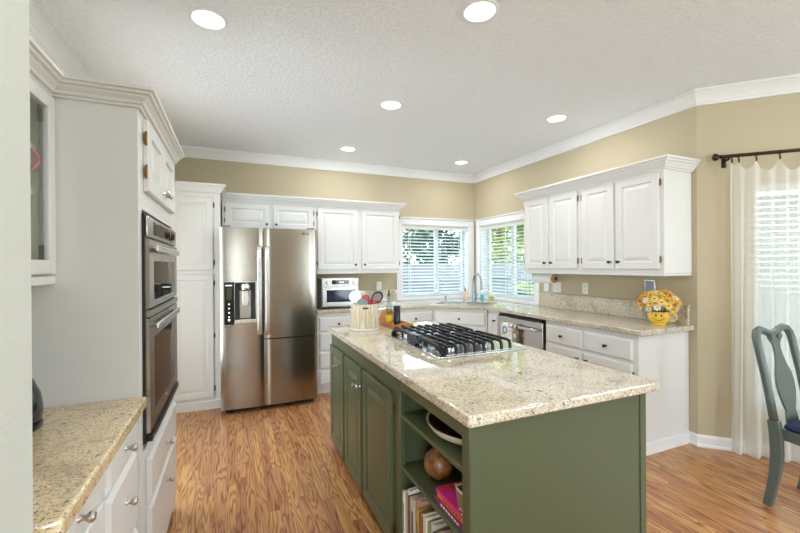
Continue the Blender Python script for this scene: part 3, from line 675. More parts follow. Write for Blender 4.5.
def towel_mat():
    m = mat('patterned_towel', (.80, .78, .70), .9); v = texco(m, (1, 1, 1)); n, l, bb = nodes(m)
    t = n.new('ShaderNodeTexVoronoi'); t.inputs['Scale'].default_value = 26; l.new(v, t.inputs['Vector'])
    sp = ramp(m, t.outputs['Distance'], [(.28, (1, 1, 1)), (.34, (0, 0, 0))])
    cs = n.new('ShaderNodeHueSaturation'); l.new(t.outputs['Color'], cs.inputs['Color']); cs.inputs['Saturation'].default_value = 1.3; cs.inputs['Value'].default_value = .7
    base(m, mixc(m, sp, (.82, .80, .72), cs.outputs[0])); return m
M_TOWEL = towel_mat()
def cloth_hang(name, label, m, x0, x1, ztop, front, back, ring=None):
    """towel folded over the dishwasher handle: local frame of the dishwasher face"""
    b = MB(); n = 9; prof = []
    for i in range(8): prof.append((-.0720 - .002 * (i % 2), ztop - front + (front - .012) * i / 7))
    prof += [(-.0705, ztop - .002), (-.064, ztop + .0035), (-.054, ztop + .0035), (-.0475, ztop - .002)]
    for i in range(5): prof.append((-.0465 + .006 * i / 5, ztop - .012 - (back - .012) * i / 4))
    rows = []
    for y, z in prof:
        rows.append([(x0 + (x1 - x0) * k / n, y - .0022 * math.sin(k * 2.1) * (1 if z < ztop - .03 and y < -.06 else 0), z) for k in range(n + 1)])
    b.loops(rows, False, False, closed=False)
    o = b.build(name, m, loc=(RF, DW0, 0), rot=(0, 0, -R90), smooth='full')
    s = o.modifiers.new('s', 'SOLIDIFY'); s.thickness = .0015; s.offset = 1
    tag(o, label, 'towel'); return o
tw = cloth_hang('dish_towel', 'patterned dish towel with a blue ring hung over the dishwasher handle', M_TOWEL, .115, .300, .784, .30, .20)
b = MB(); pr = []
for k in range(28):
    a = 2 * PI * k / 28; pr.append((math.cos(a), math.sin(a)))
b.loops([[(.185 + c_ * q, y, .715 + s_ * q) for c_, s_ in pr] for q, y in ((.040, -.0770), (.040, -.0795), (.024, -.0795), (.024, -.0770))], False, False)
b.build('ring_print', mat('blue_print', (.06, .28, .42), .8), tw)
cloth_hang('dish_towel', 'narrow green and red striped towel over the dishwasher handle beside the patterned one', None or (lambda m: (base(m, ramp(m, noise(m, texco(m, (2, 2, 1)), 14, 1), [(.4, (.70, .66, .50)), (.46, (.10, .25, .18)), (.54, (.40, .10, .08)), (.6, (.7, .66, .5))], 'CONSTANT')), m)[1])(mat('striped_towel', (.6, .6, .5), .9)), .312, .362, .784, .26, .18)

# ------------------------------------------------------------------ sink, faucet, soaps (local frame of the diagonal: x along, y inwards)
O_S = (2.425, 3.935)
r = thing('corner_sink', 'stainless double-bowl drop-in sink in the corner counter', 'sink', (*O_S, CT1), -R45)
M_SINK = mat('sink_steel', (.50, .49, .47), .28, 1)
b = MB()
xs4 = [-.37, -.31, -.014, .014, .31, .37]; ys4 = [.045, .090, .395, .56]
for i in range(5):
    for j in range(3):
        if j == 1 and i in (1, 3): continue
        b.box(xs4[i], xs4[i + 1], ys4[j], ys4[j + 1], .0004, .0055)
b.build('rim', M_SINK, r)
for x0, x1 in ((-.308, -.016), (.016, .308)):
    b = MB(); y0, y1 = .092, .393
    def rr(i, z): return [(x0 + i, y0 + i, z), (x1 - i, y0 + i, z), (x1 - i, y1 - i, z), (x0 + i, y1 - i, z)]
    b.loops([rr(0, .005), rr(.004, -.02), rr(.012, -.165), rr(.03, -.178)], False, True); b.loops([rr(.002, .0045), rr(.001, -.02), rr(.009, -.168), rr(.028, -.181)], False, True)
    bw = b.build('bowl', M_SINK, r); b = MB(); b.lathe([(.042, -.177), (.042, -.174), (.03, -.1735)], ((x0 + x1) / 2, (y0 + y1) / 2, 0), 20); b.build('drain', M_CHROME, bw)
def dloc(x, y, z=0): return (O_S[0] + x * math.cos(R45) + y * math.sin(R45), O_S[1] - x * math.sin(R45) + y * math.cos(R45), z)
r = thing('kitchen_faucet', 'tall pull-down gooseneck faucet in brushed nickel behind the corner sink', 'faucet', dloc(.085, .455, CT1 + .0058), math.radians(-2))
M_FAUC = mat('faucet_nickel', (.36, .36, .37), .28, 1)
b = MB(); b.lathe([(.027, 0), (.027, .006), (.019, .012), (.0175, .085), (.0135, .095), (.0135, .13)], (0, 0, 0), 20); b.build('body', M_FAUC, r, smooth=True)
b = MB(); pts = [(0, 0, .10 + .17 * i / 4) for i in range(5)] + [(0, -.088 + .088 * math.cos(a), .27 + .088 * math.sin(a)) for a in [PI * k / 12 for k in range(1, 12)]] + [(0, -.177, .262)]
b.tube(pts, .0135, 14); b.build('spout', M_FAUC, r, smooth=True)
b = MB(); b.tube([(0, -.177, .264), (0, -.181, .20), (0, -.184, .165)], [.0155, .0195, .022], 14); b.build('spray_head', M_FAUC, r, smooth=True)
b = MB(); b.tube([(.015, 0, .055), (.040, 0, .058), (.052, -.0, .075), (.072, 0, .105)], [.010, .009, .0065, .005], 10); b.build('lever', M_FAUC, r, smooth=True)
r = thing('deck_soap_dispenser', 'small metal soap pump at the left end of the sink rim', 'soap dispenser', dloc(-.285, .465, CT1 + .0058), -R45)
b = MB(); b.lathe([(.015, 0), (.015, .008), (.008, .012), (.008, .055), (.011, .06), (.011, .07), (.001, .071)], (0, 0, 0), 14); b.build('pump_body', M_FAUC, r, smooth=True)
b = MB(); b.tube([(0, 0, .064), (0, -.05, .062), (0, -.055, .055)], .005, 8); b.build('nozzle', M_FAUC, r, smooth=True)
def bottle(name, label, loc, prof, m, cap_m, cap_prof, pump=False, label_band=None):
    r = thing(name, label, 'bottle', loc)
    b = MB(); b.lathe(prof, (0, 0, 0), 20); b.build('bottle_body', m, r, smooth=True)
    b = MB(); b.lathe(cap_prof, (0, 0, 0), 14); cp = b.build('cap', cap_m, r, smooth=True)
    if pump:
        zt = cap_prof[-1][1]; b = MB(); b.tube([(0, 0, zt - .002), (0, 0, zt + .022), (-.012, -.012, zt + .026), (-.03, -.03, zt + .020)], .004, 8); b.build('pump_nozzle', cap_m, cp, smooth=True)
    if label_band:
        z0, z1, rad, lm = label_band; b = MB(); b.lathe([(rad, z0), (rad + .0006, z0 + .0005), (rad + .0006, z1 - .0005), (rad, z1)], (0, 0, 0), 20, caps=False); b.build('paper_label', lm, r, smooth=True)
    return r
BP = [(.026, 0), (.030, .004), (.030, .085), (.026, .100), (.011, .112), (.011, .120)]
CAPP = [(.0125, .1202), (.0125, .136), (.006, .138)]
z = CT1 + .0005
bottle('soap_bottle', 'peach soap pump bottle on the sill left of the faucet', (2.94, 4.60, z), BP, mat('peach_soap', (.72, .50, .34), .35), M_BLACK, CAPP, True)
bottle('soap_bottle', 'small blue bottle behind the faucet', (3.03, 4.50, z), [(q * .85, h * .8) for q, h in BP], mat('blue_soap', (.03, .25, .45), .2), mat('navy_cap', (.02, .05, .12), .4), [(q * .85, h * .8) for q, h in CAPP], True)
bottle('soap_bottle', 'teal bottle just right of the faucet', (3.11, 4.44, z), [(q * .8, h * .75) for q, h in BP], mat('teal_soap', (.08, .42, .42), .2), M_PLASTIC, [(q * .8, h * .75) for q, h in CAPP])
bottle('soap_bottle', 'clear dish soap bottle with a yellow-green label and white cap on the right window ledge', (3.03, 4.13, z), [(q * 1.12, h * 1.05) for q, h in BP], mat('pale_soap', (.62, .66, .52), .15), M_PLASTIC, [(q * 1.1, h * 1.05) for q, h in CAPP], True,
       (.02, .075, .0338, mat('olive_label', (.42, .42, .06), .5)))

# ------------------------------------------------------------------ toaster oven on the back counter
r = thing('toaster_oven', 'silver toaster oven with two knobs on the back counter beside the refrigerator', 'toaster oven', (.878, 4.262, CT1))
M_TOAST = mat('toaster_silver', (.62, .60, .56), .3, .85)
b = MB(); b.box(0, .425, .02, .36, .02, .340); b.build('housing', M_TOAST, r, bevel=.008)
b = MB(); b.box(.005, .420, -.004, .0195, .248, .338); cp = b.build('control_panel', mat('panel_silver', (.66, .64, .60), .35, .6), r, bevel=.004)
b = MB(); b.box(.115, .310, -.006, -.0042, .272, .318); dd = b.build('display', M_BLKGLASS, cp)
b = MB(); b.box(.20, .212, -.0068, -.0060, .288, .302).box(.218, .230, -.0068, -.0060, .288, .302).box(.236, .248, -.0068, -.0060, .288, .302); b.build('digits', M_ICON, cp)
for kx in (.058, .366):
    b = MB(); b.lathe([(.024, 0), (.023, .006), (.018, .018), (.0001, .019)], (kx, -.0042, .292), 18, '-y'); b.build('dial', M_STEELB, cp, smooth=True)
    b = MB(); b.box(kx - .004, kx + .004, -.0262, -.0232, .276, .308); b.build('dial_grip', M_BRONZE, cp)
b = MB(); g = (.055, .385, .075, .205)
for q in ((.008, g[0], .035, .240), (g[1], .417, .035, .240), (g[0], g[1], .035, g[2]), (g[0], g[1], g[3], .240)): b.box(q[0], q[1], -.012, .0195, q[2], q[3])
dd = b.build('oven_door', M_TOAST, r, bevel=.003)
M_TGL = mat('dark_blue_glass', (.012, .022, .045), .06)
b = MB(); b.box(g[0], g[1], -.008, .010, g[2], g[3]); b.build('door_glass', M_TGL, dd)
b = MB(); b.box(.03, .395, -.045, -.034, .214, .228)
for x in (.05, .375): b.box(x - .008, x + .008, -.035, -.0118, .217, .225)
b.build('door_handle', M_STEELB, dd, bevel=.003)
for x in (.03, .395):
    for y in (.05, .33):
        b = MB(); b.lathe([(.012, 0), (.014, .02)], (x, y, 0), 10); b.build('foot', M_BLACK, r)

# ------------------------------------------------------------------ outlets and wall devices
def outlet(name, label, loc, rz, n=1, kind='outlet', m=None):
    r = thing(name, label, 'outlet' if kind == 'outlet' else 'switch', loc, rz); wd = .072 + .046 * (n - 1)
    b = MB(); b.box(-wd / 2, wd / 2, -.006, -.0004, -.058, .058); b.build('cover_plate', m or M_PLASTIC, r, bevel=.003)
    for i in range(n):
        cx = (i - (n - 1) / 2) * .046
        if kind == 'outlet':
            for cz in (-.021, .021):
                b = MB(); b.box(cx - .016, cx + .016, -.0075, -.0058, cz - .014, cz + .014); rc = b.build('receptacle', M_PLASTIC, r, bevel=.003)
                b = MB(); b.box(cx - .008, cx - .0055, -.0079, -.0074, cz - .004, cz + .006).box(cx + .0055, cx + .008, -.0079, -.0074, cz - .004, cz + .006); b.build('slots', M_BLACK, rc)
        else:
            b = MB(); b.box(cx - .016, cx + .016, -.009, -.0058, -.033, .033); b.build('rocker', M_PLASTIC, r, bevel=.003)
    return r
outlet('wall_outlet', 'white outlet plate on the back wall between the toaster oven and the back window', (1.765, YB, 1.125), 0)
outlet('wall_switch', 'white switch plate on the right wall next to the window casing', (XR, 3.415, 1.150), -R90, 1, 'switch')
outlet('wall_outlet', 'double white outlet plate on the right wall under the paper towel roll', (XR, 3.262, 1.150), -R90, 2)
outlet('wall_outlet', 'single white outlet plate in the middle of the right wall above the granite splash', (XR, 2.885, 1.155), -R90)
r = thing('wall_panel', 'grey wall panel with a silver border behind the yellow flowers', 'panel', (XR, 2.212, 1.195), -R90)
b = MB(); b.box(-.048, .048, -.018, -.0004, -.07, .07); b.build('border', M_STEELB, r, bevel=.004)
b = MB(); b.box(-.036, .036, -.0195, -.0182, -.052, .056); b.build('face', mat('blue_grey_face', (.32, .36, .42), .3), r)

# ------------------------------------------------------------------ paper towel holder under the right wall cabinet
r = thing('paper_towel_holder', 'wooden paper towel holder with a white roll under the right wall cabinet', 'paper towel holder', (3.115, 3.14, 1.248), -R90)
b = MB(); b.lathe([(.052, -.262), (.052, -.014)], (0, 0, 0), 28, 'x'); b.M = Matrix.Identity(4); b.build('paper_roll', mat('white_paper', (.86, .85, .83), .9), r, smooth=True)
b = MB(); b.lathe([(.040, -.012), (.044, -.006), (.044, .006), (.038, .012)], (0, 0, 0), 26, 'x'); b.build('end_disc', mat('tan_wood_disc', (.42, .28, .14), .5), r, smooth=True)
b = MB(); b.lathe([(.019, .0122), (.019, .018), (.010, .022)], (0, 0, 0), 16, 'x'); b.build('hub', M_BRONZE, r, smooth=True)
b = MB(); prof = [(-.06, .056), (.06, .056), (.06, .035), (.045, .02), (.035, -.02), (.015, -.032), (-.02, -.032), (-.04, -.01), (-.045, .02), (-.06, .035)]
b.loops([[(-.285, y, z) for y, z in prof], [(-.267, y, z) for y, z in prof]]); b.build('bracket', M_WHITE, r)
b = MB(); b.box(-.267, .004, -.012, .012, .0535, .0565); b.box(-.004, .004, -.010, .010, .044, .0535); b.build('mount_bar', M_WHITE, r)
#@@PART4
# ------------------------------------------------------------------ cooktop on the island
KX0, KX1, KY0, KY1 = .945, 1.512, 1.722, 2.488
r = thing('gas_cooktop', 'stainless gas cooktop with black cast iron grates set in the island', 'cooktop', (KX0, KY0, CT1 + .0004))
kw, kl = KX1 - KX0, KY1 - KY0
b = MB(); b.box(0, kw, 0, kl, 0, .009); bp = b.build('base_plate', M_STEELB, r, bevel=.004)
M_WELL = mat('dark_burner_well', (.62, .62, .62), .22, 1)
b = MB(); b.box(.055, .470, .03, kl - .03, .0091, .0105); b.build('burner_well', M_WELL, r)
for (x, y, q) in ((.155, .17, .045), (.155, .59, .038), (.375, .17, .036), (.375, .59, .045), (.265, .38, .052)):
    b = MB(); b.lathe([(q, .0106), (q, .018), (q * .8, .022)], (x, y, 0), 20); bu = b.build('burner', M_CHROME, r, smooth=True)
    b = MB(); b.lathe([(q * .72, .0222), (q * .74, .026), (q * .66, .030), (.0001, .0305)], (x, y, 0), 20); b.build('burner_cap', M_BLACK, bu, smooth=True)
def grate(ya, yb_):
    zt, hz, t = .046, .012, .0065
    b = MB()
    n = 8
    for i in range(n):
        x = .060 + .405 * i / (n - 1)
        b.sweep([(x, ya, .0108), (x, ya + .002, .040), (x, ya + .012, .053), (x, ya + .03, .057), (x, yb_ - .03, .057), (x, yb_ - .012, .053), (x, yb_ - .002, .040), (x, yb_, .0108)], .0145, .013, (1, 0, 0))
    g = b.build('grate', M_IRON, r, bevel=.002)
    b = MB()
    for f in (.2, .5, .8):
        yy = ya + (yb_ - ya) * f; b.box(.062, .463, yy - .005, yy + .005, .047, .0575)
    b.build('cross_bar', M_IRON, g, bevel=.002)
    return g
grate(.030, .372); grate(.394, .736)
# heavy arched side rail on the left with a square block at its middle
b = MB(); pts = [(.048, .035, .011), (.046, .055, .030), (.046, .095, .046), (.046, .18, .054), (.046, .38, .056), (.046, .58, .054), (.046, .665, .046), (.046, .705, .030), (.048, .725, .011)]
b.sweep(pts, .034, .016, (1, 0, 0)); rl = b.build('side_rail', M_IRON, r, bevel=.004)
b = MB(); b.box(.022, .062, .315, .450, .016, .068); b.build('rail_block', mat('dark_blue_enamel', (.014, .022, .05), .25), rl, bevel=.004)
for i in range(5):
    b = MB(); b.lathe([(.020, .0092), (.020, .014), (.016, .018), (.015, .034), (.0001, .035)], (.522, .30 + .085 * i, 0), 16); kb = b.build('control_knob', M_BLACK, r, smooth=True)

# ------------------------------------------------------------------ utensil crock
CRX, CRY = .903, 2.80
r = thing('utensil_crock', 'whitewashed wooden stave bucket holding cooking utensils on the island', 'utensil crock', (CRX, CRY, CT1 + .0004))
b = MB(); b.lathe([(.112, 0), (.113, .004), (.099, .188), (.098, .190), (.091, .190), (.090, .186), (.103, .012)], (0, 0, 0), 48); b.build('bucket', M_STAVE, r, smooth=True)
b = MB()
for k in range(16):
    a = 2 * PI * k / 16 + .1; c_, s_ = math.cos(a), math.sin(a)
    b.loops([[(q * c_ - s_ * d, q * s_ + c_ * d, h) for q, d in ((rr_ - .002, -.0011), (rr_ + .0004, -.0011), (rr_ + .0004, .0011), (rr_ - .002, .0011))] for rr_, h in ((.113, .004), (.0992, .187))])
b.build('stave_seams', mat('dark_seam', (.25, .16, .07), .7), r)
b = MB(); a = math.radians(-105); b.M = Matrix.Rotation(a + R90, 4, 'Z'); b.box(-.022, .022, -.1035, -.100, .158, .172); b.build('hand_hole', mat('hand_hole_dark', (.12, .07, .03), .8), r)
b = MB(); b.lathe([(.1135, .003), (.1145, .004), (.1135, .014), (.1125, .014)], (0, 0, 0), 48); b.build('base_hoop', mat('hoop_white', (.74, .72, .66), .4), r, smooth=True)
def utensil(name, label, m, x0, y0, x1, y1, z1, head, hm=None, rz=0, tilt=0):
    """handle from inside the bucket to the head at (x1,y1,z1); head(b) draws in a local frame facing -y, hanging above z=0"""
    r = thing(name, label, 'utensil', (CRX, CRY, CT1 + .0004))
    b = MB(); b.tube([(x0, y0, .018), (x1, y1, z1)], [.005, .0065], 8); b.build('handle', m, r, smooth=True)
    b = MB(); b.M = Matrix.Translation((x1, y1, z1)) @ Matrix.Rotation(rz, 4, 'Z') @ Matrix.Rotation(tilt, 4, 'Y'); head(b); return b.build('head', hm or m, r, smooth=True), r
def oval(w_, h_, t, c=0):
    def f(b):
        n = 24
        ring = lambda s, y: [(w_ * s * math.cos(2 * PI * k / n), y, h_ * (1 + s * math.sin(2 * PI * k / n)) - .006) for k in range(n)]
        b.loops([ring(.05, t * .1 + c), ring(.5, t * .3 + c * .6), ring(.9, t * .6), ring(1, t), ring(1, t + .003), ring(.9, t * .6 + .004), ring(.5, t * .3 + .004 + c * .6), ring(.05, t * .1 + .005 + c)])
    return f
M_WU = mat('white_utensil', (.84, .83, .80), .35); M_RED = mat('red_silicone', (.50, .015, .02), .35); M_GU = mat('grey_green_silicone', (.17, .22, .21), .4); M_BU = mat('black_nylon', (.02, .02, .022), .4)
FA = -.33            # the view direction, so that heads face the room's open side
utensil('serving_spoon', 'large white oval spoon standing in the wooden bucket', M_WU, .02, -.02, -.080, -.038, .214, oval(.045, .042, .012, .008), rz=FA, tilt=-.25)
utensil('spatula', 'grey-green silicone spatula tilted left in the wooden bucket', M_GU, .03, .03, -.042, -.058, .186, lambda b: b.loops([[(-.036 * s, y, .002), (.040 * s, y, .002), (.042 * s, y, .026), (.022 * s, y, .048), (-.014 * s, y, .048), (-.038 * s, y, .026)] for s, y in ((.8, -.012), (1, -.008), (1, .008), (.8, .012))]), rz=FA, tilt=.35)
utensil('spatula', 'red spatula with a curved blade just right of the white spoon in the wooden bucket', M_RED, -.03, .02, -.014, -.02, .200, oval(.030, .034, .006, .003), rz=FA, tilt=.5)
utensil('spatula', 'red spatula in the middle of the wooden bucket, behind the black slotted spoon', M_RED, -.05, .0, .020, .0, .190, oval(.020, .024, .005, .002), rz=FA, tilt=.9)
def slotted(b):
    n = 28; w_, h_ = .040, .052
    R = lambda s, y: [(w_ * s * math.cos(2 * PI * k / n), y, h_ * (1 + s * math.sin(2 * PI * k / n))) for k in range(n)]
    b.loops([R(.72, -.003), R(1, -.006), R(1, .004), R(.72, .003), R(.72, -.003)], False, False)
    for i in range(-2, 3):
        x = .0105 * i; hh = h_ * .74 * math.sqrt(max(.1, 1 - (x / (w_ * .76)) ** 2)); b.box(x - .0028, x + .0028, -.0025, .0025, h_ - hh, h_ + hh)
utensil('slotted_spoon', 'black slotted spoon leaning right in the wooden bucket', M_BU, -.06, -.02, .050, -.030, .198, slotted, rz=FA, tilt=.75)
utensil('spatula', 'short red-edged spatula leaning right beside the black slotted spoon', M_RED, -.02, -.06, .035, -.046, .183, oval(.014, .030, .004, .0), rz=FA, tilt=.95)

# ------------------------------------------------------------------ wooden caddy with oil and mill
DX0, DX1, DY0, DY1 = 1.085, 1.225, 2.625, 2.985
r = thing('wooden_caddy', 'honey wood condiment caddy with a rounded end on the island behind the cooktop', 'caddy', (DX0, DY0, CT1 + .0004))
cw, cl = DX1 - DX0, DY1 - DY0
b = MB(); b.box(.008, cw - .008, .008, cl - .008, 0, .008); b.build('tray_floor', M_PINE, r)
for x in (0, cw - .008):
    b = MB(); b.box(x, x + .008, .008, cl - .008, 0, .038); b.build('side_panel', M_PINE, r, bevel=.0015)
def endp(y0, y1, hgt):
    n = 14; poly = [(0, 0), (cw, 0), (cw, .035)] + [(cw / 2 + cw / 2 * math.cos(PI * k / n), .035 + (hgt - .035) * math.sin(PI * k / n)) for k in range(1, n)] + [(0, .035)]
    b = MB(); b.loops([[(x, y0, z) for x, z in poly], [(x, y1, z) for x, z in poly]]); return b.build('end_panel', M_PINE, r)
ne = endp(0, .008, .050); endp(cl - .008, cl, .125)
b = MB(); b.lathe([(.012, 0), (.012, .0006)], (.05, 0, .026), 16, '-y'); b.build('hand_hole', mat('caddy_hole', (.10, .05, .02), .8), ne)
zc = CT1 + .0088
r = thing('pepper_mill', 'tall black pepper mill standing in the wooden caddy', 'pepper mill', (1.138, 2.735, zc))
b = MB(); b.lathe([(.026, 0), (.027, .003), (.0265, .118), (.025, .120)], (0, 0, 0), 24); b.build('mill_body', mat('black_mill', (.010, .013, .022), .22), r, smooth=True)
b = MB(); b.lathe([(.0255, .1205), (.0265, .123), (.0265, .158), (.022, .162), (.0001, .163)], (0, 0, 0), 24); b.build('mill_cap', M_BLACK, r, smooth=True)
r = thing('oil_bottle', 'glass oil bottle with a yellow label and black pourer in the wooden caddy', 'bottle', (1.114, 2.840, zc))
b = MB(); b.lathe([(.024, 0), (.026, .003), (.026, .155), (.020, .175), (.0105, .195), (.010, .225), (.012, .227), (.012, .233), (.0105, .233)], (0, 0, 0), 24); b.build('bottle_body', M_OIL, r, smooth=True)
b = MB(); b.lathe([(.0245, .004), (.0245, .085), (.0001, .0855)], (0, 0, 0), 24); b.build('oil', mat('yellow_oil', (.72, .42, .02), .15), r, smooth=True)
b = MB(); b.lathe([(.0265, .03), (.0268, .031), (.0268, .078), (.0265, .079)], (0, 0, 0), 24, caps=False); b.build('paper_label', mat('yellow_label', (.80, .52, .03), .5), r, smooth=True)
b = MB(); b.lathe([(.0125, .2335), (.0125, .243), (.006, .250), (.0045, .268), (.009, .272), (.009, .276), (.001, .277)], (0, 0, 0), 14); b.build('pourer', M_BLACK, r, smooth=True)
# booklet lying behind the cooktop
r = thing('booklet', 'white booklet with a green stripe lying on the island behind the cooktop', 'booklet', (1.285, 2.63, CT1 + .0004), .05)
b = MB(); b.box(0, .215, 0, .28, 0, .006); b.build('pages', mat('paper_white', (.82, .82, .80), .6), r)
b = MB(); b.box(0, .10, .20, .28, .0061, .0068); b.build('green_stripe', mat('lime_print', (.35, .48, .10), .5), r)

# ------------------------------------------------------------------ things in the open island shelves
SH1, SH2, SH0 = .7155, .4805, .1055
r = thing('wide_bowl', 'wide cream bowl with a dark red inside on the top island shelf', 'bowl', (.902, 1.330, SH1))
b = MB(); b.lathe([(.11, 0), (.150, .006), (.186, .024), (.203, .046), (.206, .055)], (0, 0, 0), 48, caps=False); b.lathe([(.0001, .0), (.11, 0)], (0, 0, 0), 48, caps=False); b.lathe([(.0001, .006), (.11, .007), (.148, .012), (.182, .029), (.198, .053), (.206, .055)], (0, 0, 0), 48, caps=False)
M_BOWL = mat('cream_glaze', (.60, .55, .40), .25)
b.build('bowl_shell', M_BOWL, r, smooth=True)
b = MB(); b.lathe([(.0001, .0072), (.11, .0082), (.147, .0134), (.1805, .0305), (.1955, .0522)], (0, 0, 0), 48, caps=False)
m = mat('dark_red_glaze', (.07, .018, .012), .3); base(m, ramp(m, noise(m, texco(m), 14, 4), [(.4, (.03, .012, .01)), (.7, (.16, .05, .03))])); b.build('bowl_lining', m, r, smooth=True)
r = thing('gourd', 'round mottled orange-brown gourd with a short neck on the middle island shelf', 'gourd', (.808, 1.478, SH2))
M_GOURD = mat('gourd_skin', (.40, .15, .04), .35); base(M_GOURD, ramp(M_GOURD, noise(M_GOURD, texco(M_GOURD), 22, 5, .6, .5), [(.35, (.07, .025, .010)), (.5, (.22, .085, .025)), (.7, (.36, .16, .05))]))
b = MB(); b.lathe([(.0001, .002), (.03, 0), (.052, .014), (.068, .042), (.072, .070), (.064, .100), (.042, .124), (.024, .138), (.017, .152), (.014, .170), (.010, .174), (.0001, .175)], (0, 0, 0), 32); b.build('gourd_body', M_GOURD, r, smooth='full'); r.scale = (.93, .93, .93)
b = MB(); b.tube([(0, 0, .174), (.003, .002, .186), (.010, .004, .196)], [.007, .005, .0045], 8); b.build('stem', mat('dry_stem', (.22, .13, .06), .7), r, smooth=True)

def book(label, m, x, y, z, th, h_, dp, lying=False, lean=0, marks=None, group=None):
    """upright: spine towards -x, thickness along y; lying: thickness along z, spine towards -x"""
    r = thing('book', label, 'book', (x, y, z), 0, group)
    if not lying:
        b = MB(); c_ = .0022
        b.box(0, dp, 0, c_, 0, h_).box(0, dp, th - c_, th, 0, h_).box(-.0, c_, c_, th - c_, 0, h_); b.build('cover', m, r)
        b = MB(); b.box(c_, dp - .005, c_, th - c_, .004, h_ - .005); b.build('pages', M_PAGE, r)
        if marks:
            b = MB(); b.box(-.0006, -.0001, th * .3, th * .7, h_ * .30, h_ * .80); b.build('spine_band', marks, r)
    else:
        b = MB(); c_ = .0025; b.box(0, dp, 0, h_, 0, c_).box(0, dp, 0, h_, th - c_, th).box(0, c_, 0, h_, c_, th - c_); b.build('cover', m, r)
        b = MB(); b.box(c_, dp - .005, .005, h_ - .005, c_, th - c_); b.build('pages', M_PAGE, r)
        if marks:
            b = MB()
            for i in range(7): b.box(-.0006, -.0001, h_ * (.22 + .085 * i), h_ * (.22 + .085 * i + .06), th * .32, th * .68)
            b.build('spine_band', marks, r)
    return r
M_PAGE = mat('book_pages', (.70, .60, .44), .8)
def bm_(n, c): return mat(n, c, .45)
B = [('white', (.72, .68, .60), .016, .262, 'slim white book at the far end of the bottom shelf row, nearest the panel doors'),
     ('beige', (.45, .36, .25), .014, .258, 'slim beige book, second from the panel doors on the bottom shelf'),
     ('white2', (.74, .70, .62), .022, .285, 'thick white book, third from the panel doors on the bottom shelf'),
     ('brown', (.16, .09, .05), .012, .270, 'thin brown book right after the thick white one on the bottom shelf'),
     ('grey', (.50, .45, .38), .040, .272, 'fat grey-beige book in the first half of the bottom shelf row'),
     ('dusty_pink', (.50, .24, .20), .030, .282, 'dusty pink book near the middle of the bottom shelf row'),
     ('ochre', (.42, .26, .07), .014, .262, 'narrow ochre book between the dusty pink and rust books'),
     ('rust', (.28, .09, .04), .034, .252, 'rust red book in the middle of the bottom shelf row'),
     ('black', (.03, .03, .03), .014, .268, 'thin black book just after the rust book'),
     ('cream', (.66, .60, .46), .026, .275, 'cream book with a dark band, beyond the thin black book'),
     ('olive', (.24, .23, .10), .020, .262, 'olive book in the second half of the bottom shelf row'),
     ('pale', (.62, .58, .50), .030, .272, 'pale grey book in the near half of the bottom shelf row'),
     ('navy', (.03, .05, .12), .022, .255, 'navy book near the island corner on the bottom shelf'),
     ('tan', (.46, .32, .18), .034, .268, 'tan book near the island corner post on the bottom shelf'),
     ('cream2', (.68, .62, .50), .028, .275, 'cream book closest to the island corner post on the bottom shelf'),
     ('maroon', (.22, .04, .05), .030, .262, 'maroon book at the very near end of the bottom shelf row')]
yy = 1.630
M_BAND = mat('dark_spine_print', (.08, .06, .05), .5)
for i, (n_, c, th, h_, lb) in enumerate(B):
    yy -= th + .0015
    if yy < 1.10: break
    book(lb, bm_(n_ + '_cover', c), .700 + .006 * ((i * 7) % 3), yy, SH0, th, h_, .205, marks=M_BAND if i % 2 == 0 else None, group='upright books on the bottom island shelf')
z = SH2
M_WB = mat('white_spine_print', (.80, .74, .66), .5); M_OB = mat('dark_spine_letters', (.10, .03, .03), .5)
book('purple book at the bottom of the stack on the middle island shelf', bm_('purple_cover', (.19, .02, .12)), .712, 1.115, z, .021, .225, .19, True, marks=M_WB, group='lying books on the middle island shelf'); z += .0215
book('orange book in the middle of the stack on the middle island shelf', bm_('orange_cover', (.70, .14, .02)), .716, 1.112, z, .019, .215, .19, True, marks=M_OB, group='lying books on the middle island shelf'); z += .0195
mtop = bm_('red_flower_cover', (.55, .03, .04)); vv = texco(mtop); sp = ramp(mtop, noise(mtop, vv, 20, 2), [(.60, (0, 0, 0)), (.64, (1, 1, 1))]); base(mtop, mixc(mtop, sp, mixc(mtop, ramp(mtop, noise(mtop, vv, 9, 1), [(.45, (0, 0, 0)), (.6, (1, 1, 1))]), (.50, .03, .05), (.62, .02, .26)), (.85, .75, .60)))
book('red and pink flowered book on top of the stack on the middle island shelf', mtop, .714, 1.110, z, .014, .222, .19, True, group='lying books on the middle island shelf'); z += .0145
r = thing('small_box', 'small open olive box with a pale rim resting on the stacked red books', 'box', (.724, 1.112, z))
b = MB()
def rr2(i, zz):
    x0, x1, y0, y1, q = 0, .13, 0, .105, .02; P_ = []
    for cx, cy, a0 in ((x1 - q, y1 - q, 0), (x0 + q, y1 - q, 90), (x0 + q, y0 + q, 180), (x1 - q, y0 + q, 270)):
        for k in range(5): a = math.radians(a0 + 22.5 * k); P_.append((cx + (q - i) * math.cos(a), cy + (q - i) * math.sin(a), zz))
    return P_
b.loops([rr2(.006, 0), rr2(0, .060), rr2(.003, .060), rr2(.009, .003)]); b.build('box_body', mat('olive_tray', (.20, .18, .09), .4), r, smooth=True)
b = MB(); b.loops([rr2(-.001, .0602), rr2(-.001, .0640), rr2(.005, .0640), rr2(.005, .0602), rr2(-.001, .0602)], False, False); b.build('rim', mat('pale_rim', (.72, .62, .44), .4), r, smooth=True)

